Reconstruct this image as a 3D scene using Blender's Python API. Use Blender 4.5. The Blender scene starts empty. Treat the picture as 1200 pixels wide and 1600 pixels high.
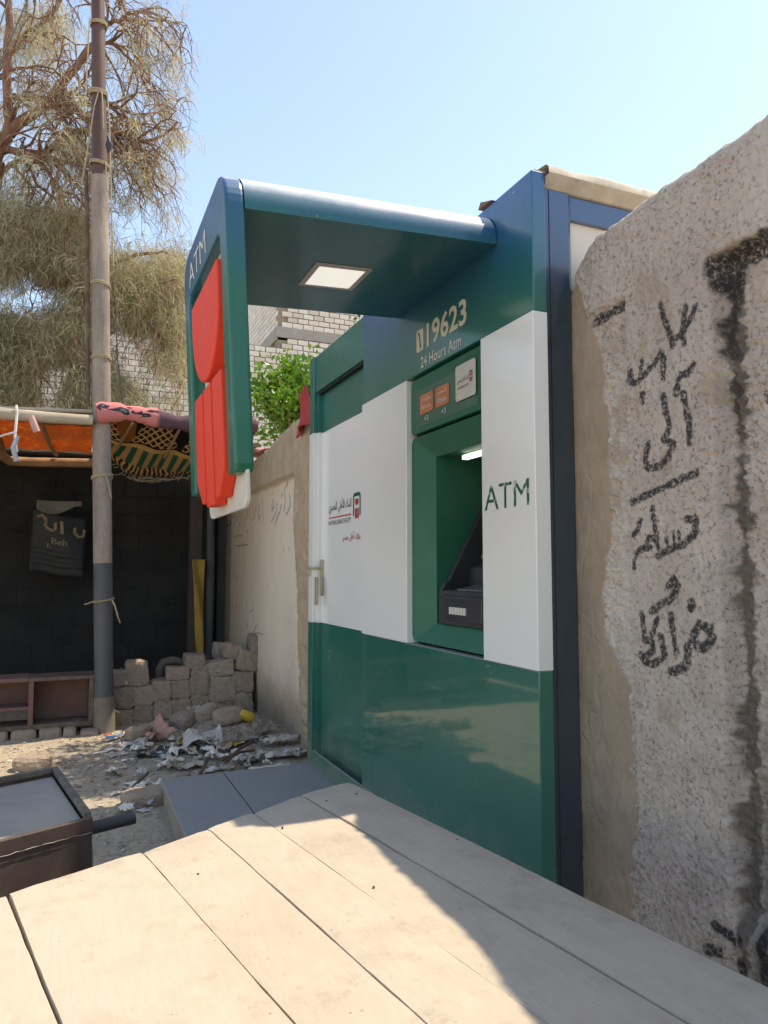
import bpy, bmesh, math, random
import numpy as np
from mathutils import Vector, Matrix
R=math.radians
scene=bpy.context.scene
C=scene.collection
# ------------------------------------------------------------ camera
cam_d=bpy.data.cameras.new('camera'); cam=bpy.data.objects.new('camera',cam_d); C.objects.link(cam)
cam.location=(0,0,1.45); cam.rotation_euler=(R(90+4.475),0,R(-23.225))
cam_d.sensor_fit='HORIZONTAL'; cam_d.sensor_width=36; cam_d.lens=34.5; cam_d.clip_start=.05; cam_d.clip_end=2000
scene.camera=cam
# ------------------------------------------------------------ sky and sun
SUN=Vector((.485,.02,1)).normalized()
w=bpy.data.worlds.new('World'); scene.world=w; w.use_nodes=True
nt=w.node_tree; bg=nt.nodes['Background']
sky=nt.nodes.new('ShaderNodeTexSky'); sky.sky_type='NISHITA'; sky.sun_disc=False
sky.sun_elevation=math.asin(SUN.z); sky.sun_rotation=math.atan2(SUN.x,SUN.y)
sky.altitude=80; sky.air_density=1.0; sky.dust_density=.5; sky.ozone_density=.15
nt.links.new(sky.outputs[0],bg.inputs[0]); bg.inputs[1].default_value=.15
sd=bpy.data.lights.new('sun','SUN'); sd.energy=2.75; sd.angle=R(.55); sd.color=(1,.94,.84)
sun=bpy.data.objects.new('sun',sd); C.objects.link(sun); sun.location=(12,1,28)
sun.rotation_euler=(-SUN).to_track_quat('-Z','Y').to_euler()
vs=scene.view_settings; vs.view_transform='Standard'; vs.look='None'; vs.exposure=1.16; vs.gamma=1; vs.use_curve_mapping=False
vs.use_white_balance=True; vs.white_balance_temperature=7650; vs.white_balance_tint=9

# ------------------------------------------------------------ helpers
rng=random.Random(7); nr=np.random.RandomState(11)
def tag(o,label=None,cat=None,group=None,kind=None):
    if label: o['label']=label
    if cat: o['category']=cat
    if group: o['group']=group
    if kind: o['kind']=kind
    return o
def thing(name,label,cat,loc=(0,0,0),group=None):
    o=bpy.data.objects.new(name,None); o.empty_display_size=.1; C.objects.link(o); o.location=loc
    return tag(o,label,cat,group)
def wloc(o):
    v=Vector((0,0,0))
    while o is not None: v=v+o.location; o=o.parent
    return v
class MB:
    def __init__(s): s.v=[]; s.f=[]; s.sm=[]; s.mi=[]; s.m=0
    def add(s,vs,fs,smooth=False):
        b=len(s.v); s.v+= [tuple(p) for p in vs]
        for f in fs: s.f.append(tuple(i+b for i in f)); s.sm.append(smooth); s.mi.append(s.m)
        return s
    def box(s,x0,x1,y0,y1,z0,z1):
        return s.add([(x0,y0,z0),(x1,y0,z0),(x1,y1,z0),(x0,y1,z0),(x0,y0,z1),(x1,y0,z1),(x1,y1,z1),(x0,y1,z1)],
          [(0,3,2,1),(4,5,6,7),(0,1,5,4),(1,2,6,5),(2,3,7,6),(3,0,4,7)])
    def prism(s,poly,fn,a,b,smooth=False):
        """poly: 2d points (ccw); fn(p,q,t)->3d; extruded from t=a to t=b"""
        n=len(poly)
        vs=[fn(p,q,a) for p,q in poly]+[fn(p,q,b) for p,q in poly]
        fs=[tuple(range(n-1,-1,-1)),tuple(range(n,2*n))]
        s.add(vs,fs); k=len(s.v)-2*n
        for i in range(n):
            j=(i+1)%n; s.f.append((k+i,k+j,k+n+j,k+n+i)); s.sm.append(smooth); s.mi.append(s.m)
        return s
    def tube(s,path,rad,n=8,caps=True,smooth=True):
        path=[Vector(p) for p in path]; m=len(path)
        if not hasattr(rad,'__len__'): rad=[rad]*m
        vs=[]; prev=None
        for i,p in enumerate(path):
            t=(path[min(i+1,m-1)]-path[max(i-1,0)]).normalized()
            if prev is None: a=t.orthogonal().normalized()
            else:
                a=prev-t*prev.dot(t)
                a=a.normalized() if a.length>1e-6 else t.orthogonal().normalized()
            prev=a; b=t.cross(a)
            for k in range(n):
                c=2*math.pi*k/n; vs.append(p+(a*math.cos(c)+b*math.sin(c))*rad[i])
        fs=[]
        for i in range(m-1):
            for k in range(n):
                j=(k+1)%n; fs.append((i*n+k,i*n+j,(i+1)*n+j,(i+1)*n+k))
        s.add(vs,fs,smooth)
        if caps: s.add(vs[:n],[tuple(range(n-1,-1,-1))]); s.add(vs[-n:],[tuple(range(n))])
        return s
    def grid(s,fn,nu,nv,smooth=True):
        vs=[fn(i/nu,j/nv) for j in range(nv+1) for i in range(nu+1)]
        fs=[(j*(nu+1)+i,j*(nu+1)+i+1,(j+1)*(nu+1)+i+1,(j+1)*(nu+1)+i) for j in range(nv) for i in range(nu)]
        return s.add(vs,fs,smooth)
    def build(s,name,mat,parent=None,loc=None,bevel=0,seg=2,solid=0):
        off=wloc(parent) if parent else (Vector(loc) if loc else Vector((0,0,0)))
        me=bpy.data.meshes.new(name)
        me.from_pydata([(x-off[0],y-off[1],z-off[2]) for x,y,z in s.v],[],s.f)
        me.polygons.foreach_set('use_smooth',s.sm)
        for mm in (mat if isinstance(mat,(list,tuple)) else [mat]): me.materials.append(mm)
        if max(s.mi,default=0)>0: me.polygons.foreach_set('material_index',s.mi)
        me.validate(); me.update()
        o=bpy.data.objects.new(name,me); C.objects.link(o)
        if parent: o.parent=parent
        else: o.location=off
        if solid:
            md=o.modifiers.new('thick','SOLIDIFY'); md.thickness=solid; md.offset=0
        if bevel:
            md=o.modifiers.new('bevel','BEVEL'); md.width=bevel; md.segments=seg; md.limit_method='ANGLE'; md.angle_limit=R(40); md.harden_normals=False
        return o
def np_mesh(name,verts,faces,mat,parent=None,loc=(0,0,0),attrs=None,smooth=True):
    off=np.array(wloc(parent) if parent else loc)
    me=bpy.data.meshes.new(name); verts=np.asarray(verts,dtype=np.float32)-off.astype(np.float32); faces=np.asarray(faces,dtype=np.int32)
    n=faces.shape[1]
    me.vertices.add(len(verts)); me.vertices.foreach_set('co',verts.astype(np.float32).ravel())
    me.loops.add(faces.size); me.loops.foreach_set('vertex_index',faces.ravel())
    me.polygons.add(len(faces)); me.polygons.foreach_set('loop_start',np.arange(0,faces.size,n,dtype=np.int32))
    me.polygons.foreach_set('use_smooth',np.full(len(faces),smooth))
    for k,a in (attrs or {}).items():
        at=me.attributes.new(k,'FLOAT','POINT'); at.data.foreach_set('value',np.asarray(a,dtype=np.float32).ravel())
    me.materials.append(mat); me.update(calc_edges=True); me.validate()
    o=bpy.data.objects.new(name,me); C.objects.link(o)
    if parent: o.parent=parent
    else: o.location=loc
    return o
def copy_tree(o,parent=None):
    c=o.copy(); C.objects.link(c); c.parent=parent
    for ch in list(o.children): copy_tree(ch,c)
    return c
_tab={}
def vn(x,y,seed=0):
    """smooth value noise in -1..1 on numpy arrays"""
    if seed not in _tab: _tab[seed]=np.random.RandomState(seed+100).rand(256,256)*2-1
    T=_tab[seed]; xi=np.floor(x).astype(int); yi=np.floor(y).astype(int); fx=x-xi; fy=y-yi
    fx=fx*fx*(3-2*fx); fy=fy*fy*(3-2*fy)
    g=lambda a,b:T[(xi+a)%256,(yi+b)%256]
    return (g(0,0)*(1-fx)+g(1,0)*fx)*(1-fy)+(g(0,1)*(1-fx)+g(1,1)*fx)*fy
def fbm(x,y,seed=0,o=4):
    r=0;a=1;t=0
    for k in range(o): r=r+a*vn(x*2**k,y*2**k,seed+k); t+=a; a*=.5
    return r/t
def sstep(a,b,x):
    t=np.clip((x-a)/(b-a),0,1); return t*t*(3-2*t)

# ------------------------------------------------------------ materials
def newmat(name):
    m=bpy.data.materials.new(name); m.use_nodes=True; nt=m.node_tree
    return m,nt,nt.nodes['Principled BSDF']
def nd(nt,t,**kw):
    n=nt.nodes.new(t)
    for k,v in kw.items():
        if k.startswith('i_'): n.inputs[k[2:].replace('_',' ')].default_value=v
        else: setattr(n,k,v)
    return n
def col4(c): return (c[0],c[1],c[2],1)
def noise(nt,scale,detail=5,rough=.55,vec=None,dist=0):
    n=nd(nt,'ShaderNodeTexNoise'); n.inputs['Scale'].default_value=scale; n.inputs['Detail'].default_value=detail; n.inputs['Roughness'].default_value=rough; n.inputs['Distortion'].default_value=dist
    if vec is not None: nt.links.new(vec,n.inputs['Vector'])
    return n
def ramp(nt,fac,stops):
    r=nd(nt,'ShaderNodeValToRGB'); e=r.color_ramp.elements
    while len(e)<len(stops): e.new(.5)
    for k,(p,c) in enumerate(stops): e[k].position=p; e[k].color=col4(c) if hasattr(c,'__len__') else (c,c,c,1)
    nt.links.new(fac,r.inputs[0]); return r
def mix(nt,fac,a,b):
    n=nd(nt,'ShaderNodeMix',data_type='RGBA')
    for s,v in ((0,fac),(6,a),(7,b)):
        if isinstance(v,(int,float)): n.inputs[s].default_value=v
        elif isinstance(v,tuple): n.inputs[s].default_value=col4(v)
        else: nt.links.new(v,n.inputs[s])
    return n.outputs[2]
def mapping(nt,scale=(1,1,1),src='Object'):
    tc=nd(nt,'ShaderNodeTexCoord'); mp=nd(nt,'ShaderNodeMapping'); mp.inputs['Scale'].default_value=scale
    nt.links.new(tc.outputs[src],mp.inputs['Vector']); return mp.outputs[0]
def surf(name,c1,c2=None,scale=3,rough=.8,bump=0,bscale=60,dust=None,damt=.35,dscale=2.,stretch=(1,1,1),spec=.5,coat=0,metal=0,lo=.35,hi=.65,fine=0,cior=1.5,crough=.07,grime=None,topdust_glare=None,sky_tint=None,fz=(2.32,2.78),chips=None,tdr=(.85,1.2)):
    m,nt,b=newmat(name); v=mapping(nt,stretch)
    b.inputs['Roughness'].default_value=rough; b.inputs['Specular IOR Level'].default_value=spec; b.inputs['Coat Weight'].default_value=coat; b.inputs['Coat Roughness'].default_value=crough; b.inputs['Coat IOR'].default_value=cior; b.inputs['Metallic'].default_value=metal
    c2=c2 or tuple(x*.8 for x in c1)
    n=noise(nt,scale,6,.6,v); r=ramp(nt,n.outputs[0],[(lo,c1),(hi,c2)]); out=r.outputs[0]
    if fine:
        n3=noise(nt,scale*18,4,.7,v); r3=ramp(nt,n3.outputs[0],[(.42,1-fine),(.62,1+0*fine)])
        mm=nd(nt,'ShaderNodeMix',data_type='RGBA',blend_type='MULTIPLY'); mm.inputs[0].default_value=1
        nt.links.new(out,mm.inputs[6]); nt.links.new(r3.outputs[0],mm.inputs[7]); out=mm.outputs[2]
    if dust:
        n2=noise(nt,dscale,8,.7,v); r2=ramp(nt,n2.outputs[0],[(.45,0.),(.75,damt)]); out=mix(nt,r2.outputs[0],out,dust)
        rr=ramp(nt,n2.outputs[0],[(.4,rough),(.75,min(1,rough+.35))]); nt.links.new(rr.outputs[0],b.inputs['Roughness'])
    if sky_tint:                                                         # sky reflection painted in as a blue that grows with height
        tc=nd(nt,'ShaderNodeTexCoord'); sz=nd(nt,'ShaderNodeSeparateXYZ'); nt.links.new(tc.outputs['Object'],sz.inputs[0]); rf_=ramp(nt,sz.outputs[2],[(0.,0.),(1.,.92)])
        mr=nd(nt,'ShaderNodeMapRange'); mr.inputs[1].default_value=fz[0]; mr.inputs[2].default_value=fz[1]; nt.links.new(sz.outputs[2],mr.inputs[0]); nt.links.new(mr.outputs[0],rf_.inputs[0]); out=mix(nt,rf_.outputs[0],out,sky_tint)
    if chips:                                                        # scratches and chipped paint
        nc1=noise(nt,38,3,.5,mapping(nt,(1,.35,1))); nc2=noise(nt,4,4,.6,v); c1_=ramp(nt,nc1.outputs[0],[(.715,0.),(.735,1.)]); c2_=ramp(nt,nc2.outputs[0],[(.5,0.),(.62,.9)])
        cm=nd(nt,'ShaderNodeMath',operation='MULTIPLY'); nt.links.new(c1_.outputs[0],cm.inputs[0]); nt.links.new(c2_.outputs[0],cm.inputs[1]); out=mix(nt,cm.outputs[0],out,chips)
        st_=noise(nt,3,8,.7,mapping(nt,(9,9,.5))); sr_=ramp(nt,st_.outputs[0],[(.5,0.),(.75,.12)]); out=mix(nt,sr_.outputs[0],out,(.13,.17,.14))
    if grime:                                                        # splashed dirt along the foot
        tg=nd(nt,'ShaderNodeTexCoord'); gz=nd(nt,'ShaderNodeSeparateXYZ'); nt.links.new(tg.outputs['Object'],gz.inputs[0]); ng=noise(nt,5,9,.75,v)
        ga=nd(nt,'ShaderNodeMath',operation='MULTIPLY_ADD'); ga.inputs[1].default_value=.55; nt.links.new(ng.outputs[0],ga.inputs[0]); nt.links.new(gz.outputs[2],ga.inputs[2])
        rg=ramp(nt,ga.outputs[0],[(.28,.4),(.55,0.)]); out=mix(nt,rg.outputs[0],out,grime)
    if topdust_glare:                                                      # dust on what faces up; on the canopy also its painted sun glare
        ge=nd(nt,'ShaderNodeNewGeometry'); sx=nd(nt,'ShaderNodeSeparateXYZ'); nt.links.new(ge.outputs['Normal'],sx.inputs[0]); n5=noise(nt,7,8,.7,v)
        ad=nd(nt,'ShaderNodeMath',operation='MULTIPLY_ADD'); ad.inputs[1].default_value=.35; nt.links.new(n5.outputs[0],ad.inputs[0]); nt.links.new(sx.outputs[2],ad.inputs[2])
        r5=ramp(nt,ad.outputs[0],[(tdr[0],0.),(tdr[1],.9)]); out=mix(nt,r5.outputs[0],out,topdust_glare)
        iv=ramp(nt,ad.outputs[0],[(tdr[0],coat),(tdr[1],.0)]); nt.links.new(iv.outputs[0],b.inputs['Coat Weight'])
    nt.links.new(out,b.inputs['Base Color'])
    if bump:
        nb=noise(nt,bscale,5,.65,v); bp=nd(nt,'ShaderNodeBump'); bp.inputs['Strength'].default_value=bump; bp.inputs['Distance'].default_value=.01
        nt.links.new(nb.outputs[0],bp.inputs['Height']); nt.links.new(bp.outputs[0],b.inputs['Normal'])
    return m
DUST=(.34,.29,.23)
M={}
M['green']=surf('green_panel',(.003,.125,.092),(.004,.138,.1),1.5,.35,0,dust=(.05,.16,.12),damt=.12,dscale=.9,coat=.8,cior=1.62,topdust_glare=(.5,.5,.47),sky_tint=(.012,.075,.23),crough=.16,grime=(.3,.27,.22),chips=(.45,.47,.45))
M['green_frame']=surf('green_frame_panel',(.003,.12,.075),(.004,.13,.08),1.5,.5,0,spec=.3,dust=(.05,.16,.12),damt=.12,dscale=.9,coat=.55,cior=1.5,topdust_glare=(.5,.5,.47),sky_tint=(.012,.075,.23),fz=(2.28,2.7),crough=.16,grime=(.3,.27,.22),chips=(.45,.47,.45))
M['green_plain']=surf('green_plain_panel',(.003,.125,.092),(.004,.138,.1),1.5,.35,0,dust=(.05,.16,.12),damt=.12,dscale=.9,coat=.8,cior=1.62,topdust_glare=(.5,.5,.47),crough=.16,grime=(.3,.27,.22),chips=(.45,.47,.45))
M['green_canopy']=surf('green_canopy_panel',(.003,.12,.075),(.004,.13,.08),1.5,.5,0,spec=.3,dust=(.05,.16,.12),damt=.12,dscale=.9,coat=.55,cior=1.5,topdust_glare=(.72,.74,.75),tdr=(.5,.98),sky_tint=(.012,.075,.23),fz=(2.53,2.71),crough=.16,grime=(.3,.27,.22),chips=(.45,.47,.45))  # strong pale top: dust plus a painted sun highlight
M['green_low']=surf('green_low_panel',(.003,.125,.092),(.004,.138,.1),1.5,.35,0,dust=(.05,.16,.12),damt=.12,dscale=.9,coat=.8,cior=1.85,topdust_glare=(.5,.5,.47),crough=.045,grime=(.3,.27,.22),chips=(.45,.47,.45))
M['bezel']=surf('bezel_green',(.008,.12,.07),(.012,.135,.08),3,.45,.05,250,dust=(.12,.18,.13),damt=.25)
M['white']=surf('white_panel',(.84,.825,.8),(.82,.805,.78),1.2,.3,0,coat=.5,crough=.12)
M['navy']=surf('navy_frame',(.012,.03,.048),(.016,.038,.056),2,.35,.04,80,dust=(.09,.095,.11),damt=.4,dscale=3,stretch=(1,1,.25),coat=.7,cior=1.7,sky_tint=(.03,.085,.22),fz=(2.3,2.85))
M['red']=surf('red_acrylic',(.78,.05,.025),(.8,.06,.03),3,.5,0,dust=(.7,.14,.09),damt=.2,dscale=3,spec=.3)
M['acrylic']=surf('aged_white_acrylic',(.66,.64,.58),(.56,.53,.47),6,.45,0,dust=(.36,.32,.26),damt=.5,dscale=5)
M['cream']=surf('cream_vinyl',(.72,.66,.52),(.66,.6,.47),20,.5)
M['textwhite']=surf('white_vinyl',(.75,.73,.68),(.7,.68,.63),20,.5)
M['dark']=surf('black_plastic',(.02,.02,.024),(.03,.03,.036),6,.45,.05,200,dust=(.1,.1,.1),damt=.3)
M['black']=surf('black_gap',(.004,.004,.005),(.006,.006,.006),5,.6)
M['orange_st']=surf('orange_sticker',(.62,.2,.07),(.56,.17,.06),10,.5)
M['sticker']=surf('white_sticker',(.66,.62,.55),(.6,.56,.5),10,.5)
M['txt_dark']=surf('dark_print',(.03,.035,.03),(.05,.05,.045),30,.5)
M['txt_green']=surf('green_print',(.004,.09,.05),(.006,.1,.06),30,.5)
M['txt_greenworn']=surf('worn_green_print',(.006,.1,.06),(.55,.55,.5),38,.5,lo=.56,hi=.6)
M['txt_red']=surf('red_print',(.5,.03,.02),(.45,.03,.02),30,.5)
M['brass']=surf('worn_handle_metal',(.5,.44,.33),(.38,.32,.22),25,.4,metal=.35,dust=(.3,.25,.18),damt=.5)
M['cap']=surf('roof_cap',(.5,.44,.36),(.38,.33,.27),9,.9,.25,50,dust=(.6,.55,.47),damt=.6,dscale=12)
M['granite']=surf('granite_tile',(.24,.245,.255),(.33,.335,.34),160,.55,.05,300,dust=(.3,.27,.23),damt=.5,dscale=2.5,fine=.25)
M['cement']=surf('rough_cement',(.33,.28,.23),(.25,.21,.17),5,.95,.5,60,dust=DUST,damt=.5,fine=.2)
M['soil']=None
# ------------------------------------------------------------ ground
def ground_z(x,y):
    x=np.asarray(x,float); y=np.asarray(y,float)
    near=np.exp(-((x-.8)/2.2)**2-((y-6)/3.5)**2)
    h=near*(.022*fbm(x*1.7,y*1.7,3)+.009*fbm(x*9,y*9,9,3))
    heap=.11*np.exp(-((x-1.45)/.45)**2-((y-6.75)/.55)**2)+.05*np.exp(-((x-.9)/.5)**2-((y-6.75)/.4)**2)
    far=np.clip((np.hypot(x,y)-15)/60,0,1)*.12*fbm(x*.1,y*.1,17,3)
    return h+heap+far-.01
def ground():
    gx=np.concatenate([[-600,-250,-100,-45,-20,-10,-6],np.arange(-4,3.6,.045),[4.5,6,9,14,25,60,150,400,600]])
    gy=np.concatenate([[-600,-200,-70,-25,-10,-5,-2],np.arange(0,2.6,.2),np.arange(2.6,9.6,.045),[10,11,12.5,15,19,26,40,80,200,600]])
    X,Y=np.meshgrid(gx,gy); Z=ground_z(X,Y); ny,nx=X.shape
    i=np.arange(ny*nx).reshape(ny,nx)
    f=np.stack([i[:-1,:-1],i[:-1,1:],i[1:,1:],i[1:,:-1]],-1).reshape(-1,4)
    m,nt,b=newmat('dusty_earth'); v=mapping(nt); b.inputs['Roughness'].default_value=.97; b.inputs['Specular IOR Level'].default_value=.2
    n1=noise(nt,.9,8,.6,v); r1=ramp(nt,n1.outputs[0],[(.3,(.42,.34,.255)),(.5,(.48,.4,.305)),(.7,(.38,.31,.23))])
    n2=noise(nt,26,6,.75,v); r2=ramp(nt,n2.outputs[0],[(.38,.62),(.55,1.)])
    mm=nd(nt,'ShaderNodeMix',data_type='RGBA',blend_type='MULTIPLY'); mm.inputs[0].default_value=.8
    nt.links.new(r1.outputs[0],mm.inputs[6]); nt.links.new(r2.outputs[0],mm.inputs[7])
    vo=nd(nt,'ShaderNodeTexVoronoi'); vo.inputs['Scale'].default_value=38; nt.links.new(v,vo.inputs['Vector'])
    r3=ramp(nt,vo.outputs['Distance'],[(.08,.5),(.2,0.)])
    c=mix(nt,r3.outputs[0],mm.outputs[2],(.42,.37,.3)); nt.links.new(c,b.inputs['Base Color'])
    nb=noise(nt,70,8,.75,v); bp=nd(nt,'ShaderNodeBump'); bp.inputs['Strength'].default_value=.7; bp.inputs['Distance'].default_value=.02
    nt.links.new(nb.outputs[0],bp.inputs['Height']); nt.links.new(bp.outputs[0],b.inputs['Normal'])
    o=np_mesh('ground',np.stack([X,Y,Z],-1).reshape(-1,3),f,m); tag(o,kind='structure')
ground()
# ------------------------------------------------------------ granite step
def step():
    s=MB().box(.59,2.6,1.9,4.84,-.3,.125).build('step',M['cement'],bevel=.006); tag(s,kind='structure')
    for (x0,x1,y0,y1,dz) in ((.575,.958,3.62,4.86,0),(.965,1.62,3.62,4.86,.002),(.577,.96,2.3,3.612,.001),(.966,1.62,2.3,3.612,0)):
        MB().box(x0,x1,y0,y1,.127,.152+dz).build('tile',M['granite'],s,bevel=.003)
step()

# ------------------------------------------------------------ the boundary wall, right of the kiosk
GRAF=[([(1.791,2.312),(1.786,2.287),(1.777,2.253),(1.761,2.214),(1.747,2.16)],0.017),([(1.735,2.183),(1.714,2.183),(1.702,2.212),(1.69,2.266)],0.018),([(1.652,2.259),(1.665,2.233),(1.69,2.206),(1.709,2.189),(1.699,2.168),(1.695,2.151)],0.016),([(1.941,2.125),(1.942,2.096),(1.924,2.077),(1.875,2.095),(1.821,2.127),(1.797,2.152),(1.788,2.124),(1.792,2.066)],0.017),([(1.885,2.15),(1.892,2.108)],0.013),([(1.886,2.037),(1.887,2.007)],0.017),([(1.668,2.078),(1.686,2.053),(1.716,2.061),(1.728,2.039),(1.737,2.002)],0.018),([(1.709,1.997),(1.698,1.943),(1.689,1.901),(1.688,1.837)],0.018),([(1.794,2.01),(1.785,1.961),(1.773,1.925),(1.769,1.903),(1.797,1.869),(1.755,1.843),(1.778,1.808),(1.823,1.783),(1.869,1.784),(1.882,1.808),(1.866,1.861)],0.019),([(1.948,1.677),(1.663,1.746)],0.019),([(1.715,1.606),(1.679,1.604),(1.681,1.561),(1.729,1.529),(1.806,1.505),(1.837,1.491)],0.02),([(1.796,1.551),(1.793,1.519)],0.009),([(1.766,1.566),(1.766,1.527)],0.01),([(1.745,1.568),(1.743,1.534)],0.01),([(1.854,1.651),(1.845,1.597),(1.836,1.52)],0.017),([(1.838,1.544),(1.875,1.555),(1.893,1.531),(1.868,1.521),(1.923,1.516),(1.943,1.484),(1.948,1.456)],0.015),([(1.911,1.616),(1.921,1.586),(1.946,1.568)],0.015),([(1.791,1.396),(1.774,1.422),(1.757,1.402),(1.768,1.371),(1.813,1.344),(1.868,1.318)],0.02),([(1.703,1.347),(1.703,1.337)],0.026),([(1.914,1.305),(1.907,1.263),(1.905,1.225)],0.017),([(1.905,1.225),(1.872,1.216),(1.869,1.19),(1.903,1.164),(1.923,1.17),(1.903,1.145),(1.862,1.148),(1.819,1.175),(1.825,1.212),(1.836,1.236)],0.019),([(1.845,1.296),(1.854,1.273),(1.867,1.239)],0.016),([(1.787,1.308),(1.781,1.255),(1.769,1.194)],0.018),([(1.698,1.251),(1.672,1.287),(1.635,1.275),(1.629,1.244),(1.664,1.213),(1.699,1.229),(1.721,1.216),(1.726,1.171),(1.733,1.151),(1.79,1.131)],0.022),([(1.446,2.039),(1.431,1.999),(1.422,1.961)],0.014),([(1.462,1.948),(1.459,1.929)],0.014),([(1.463,1.659),(1.437,1.683),(1.401,1.692)],0.016),([(1.44,1.615),(1.434,1.579)],0.014),([(1.463,1.475),(1.43,1.499)],0.014),([(1.449,1.424),(1.438,1.401)],0.018),([(1.654,0.426),(1.572,0.42)],0.023),([(1.685,0.344),(1.643,0.361)],0.025),([(1.569,0.36),(1.565,0.335)],0.019),([(1.504,0.493),(1.499,0.403),(1.492,0.333)],0.023)]
GRAF2=[([(6.375,2.115),(6.342,2.021),(6.48,1.946)],0.016),([(6.435,2.243),(6.558,2.184),(6.516,2.087),(6.558,1.987)],0.013),([(6.649,2.13),(6.604,2.162)],0.01),([(6.646,2.056),(6.695,1.987),(6.875,1.887)],0.015),([(6.792,2.079),(6.83,1.996),(7.013,1.92)],0.013),([(6.971,2.132),(6.916,2.057),(7.009,2.02),(6.988,2.117)],0.01),([(7.008,2.174),(6.975,2.209)],0.01),([(7.405,2.176),(7.356,1.977)],0.01),([(7.549,2.142),(7.509,2.045),(7.54,1.983),(7.623,2.112)],0.01),([(7.444,2.017),(7.539,1.96)],0.011),([(7.688,2.189),(7.708,2.012)],0.01),([(7.829,2.105),(7.745,2.014),(7.927,1.965)],0.009),([(7.941,2.174),(7.977,2.054)],0.009),([(8.081,2.199),(8.055,2.06),(8.263,1.941)],0.01),([(8.308,2.154),(8.504,1.947)],0.01),([(8.455,2.113),(8.634,2.02)],0.009),([(8.642,2.127),(8.757,1.948)],0.011),([(8.801,2.098),(8.961,2.013)],0.01),([(8.963,2.04),(9.157,1.871)],0.011),([(9.01,2.194),(9.023,2.099)],0.009),([(8.032,1.885),(8.053,1.787)],0.008),([(7.816,1.899),(7.778,1.705)],0.007),([(8.739,1.721),(8.021,1.727)],0.008),([(8.748,1.841),(8.256,1.833)],0.008),([(7.743,1.137),(7.711,1.032),(7.908,0.996)],0.009),([(8.035,1.095),(8.057,1.015)],0.009),([(8.292,1.104),(8.314,0.997)],0.009),([(8.565,1.106),(8.543,0.991)],0.009),([(8.83,1.063),(8.777,0.973)],0.009),([(8.767,1.422),(8.735,1.343)],0.011),([(8.588,1.41),(8.613,1.325)],0.01),([(7.096,1.302),(7.129,1.255)],0.008),([(7.551,0.892),(7.696,0.8)],0.009),([(7.708,0.998),(7.678,0.918)],0.009),([(8.021,0.884),(7.989,0.826)],0.008),([(7.645,0.793),(7.214,0.805)],0.008),([(6.583,1.669),(6.561,1.607)],0.007),([(6.394,1.664),(6.384,1.584)],0.006)]
def stroke_dist(Y,Z,strokes,seed=5,rag=.006):
    """paint amount 0..1 of brush strokes at wall points"""
    out=np.zeros_like(Y); jy=Y+rag*fbm(Y*55,Z*55,seed,3); jz=Z+rag*fbm(Y*55,Z*55,seed+9,3)
    for pts,wd in strokes:
        pts=np.array(pts); lo=pts.min(0)-wd-.02; hi=pts.max(0)+wd+.02
        k=(Y>lo[0])&(Y<hi[0])&(Z>lo[1])&(Z<hi[1])
        if not k.any(): continue
        y=jy[k]; z=jz[k]; d=np.full(y.shape,9.)
        for a,b in zip(pts[:-1],pts[1:]):
            e=b-a; L=max(e@e,1e-9); t=np.clip(((y-a[0])*e[0]+(z-a[1])*e[1])/L,0,1)
            d=np.minimum(d,np.hypot(y-a[0]-t*e[0],z-a[1]-t*e[1]))
        out[k]=np.maximum(out[k],1-sstep(wd*.55,wd*.8,d))
    return out
def wall_mat(name,base,base2,patchc,paintc=(.028,.027,.03),bump=.6,bscale=120,whitec=(.8,.74,.67)):
    m,nt,b=newmat(name); v=mapping(nt); b.inputs['Roughness'].default_value=.95; b.inputs['Specular IOR Level'].default_value=.25
    A=lambda k:nd(nt,'ShaderNodeAttribute',attribute_name=k).outputs['Fac']
    n1=noise(nt,2.2,8,.65,v); c=ramp(nt,n1.outputs[0],[(.3,base),(.7,base2)]).outputs[0]
    n4=noise(nt,9,8,.7,v); r4=ramp(nt,n4.outputs[0],[(.35,(.62,.58,.55)),(.62,(1.,1.,1.))])
    mm=nd(nt,'ShaderNodeMix',data_type='RGBA',blend_type='MULTIPLY'); mm.inputs[0].default_value=.35
    nt.links.new(c,mm.inputs[6]); nt.links.new(r4.outputs[0],mm.inputs[7]); c=mm.outputs[2]
    n5=noise(nt,75,4,.75,v); r5=ramp(nt,n5.outputs[0],[(.36,.3),(.47,1.)])
    m5=nd(nt,'ShaderNodeMix',data_type='RGBA',blend_type='MULTIPLY'); m5.inputs[0].default_value=.8
    nt.links.new(c,m5.inputs[6]); nt.links.new(r5.outputs[0],m5.inputs[7]); c=m5.outputs[2]
    c=mix(nt,A('white'),c,whitec)
    n6=noise(nt,6,7,.7,v); pc=ramp(nt,n6.outputs[0],[(.3,patchc),(.7,tuple(x*.72 for x in patchc))]).outputs[0]
    c=mix(nt,A('patch'),c,pc); c=mix(nt,A('stain'),c,(.075,.058,.045))
    np_=noise(nt,70,5,.8,v); rp=ramp(nt,np_.outputs[0],[(.36,.0),(.5,.95)])
    pm=nd(nt,'ShaderNodeMath',operation='MULTIPLY'); nt.links.new(A('paint'),pm.inputs[0]); nt.links.new(rp.outputs[0],pm.inputs[1])
    c=mix(nt,pm.outputs[0],c,paintc); nt.links.new(c,b.inputs['Base Color'])
    nb=noise(nt,bscale,6,.7,v); bp=nd(nt,'ShaderNodeBump'); bp.inputs['Strength'].default_value=bump; bp.inputs['Distance'].default_value=.008
    nt.links.new(nb.outputs[0],bp.inputs['Height']); nt.links.new(bp.outputs[0],b.inputs['Normal'])
    return m
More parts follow.
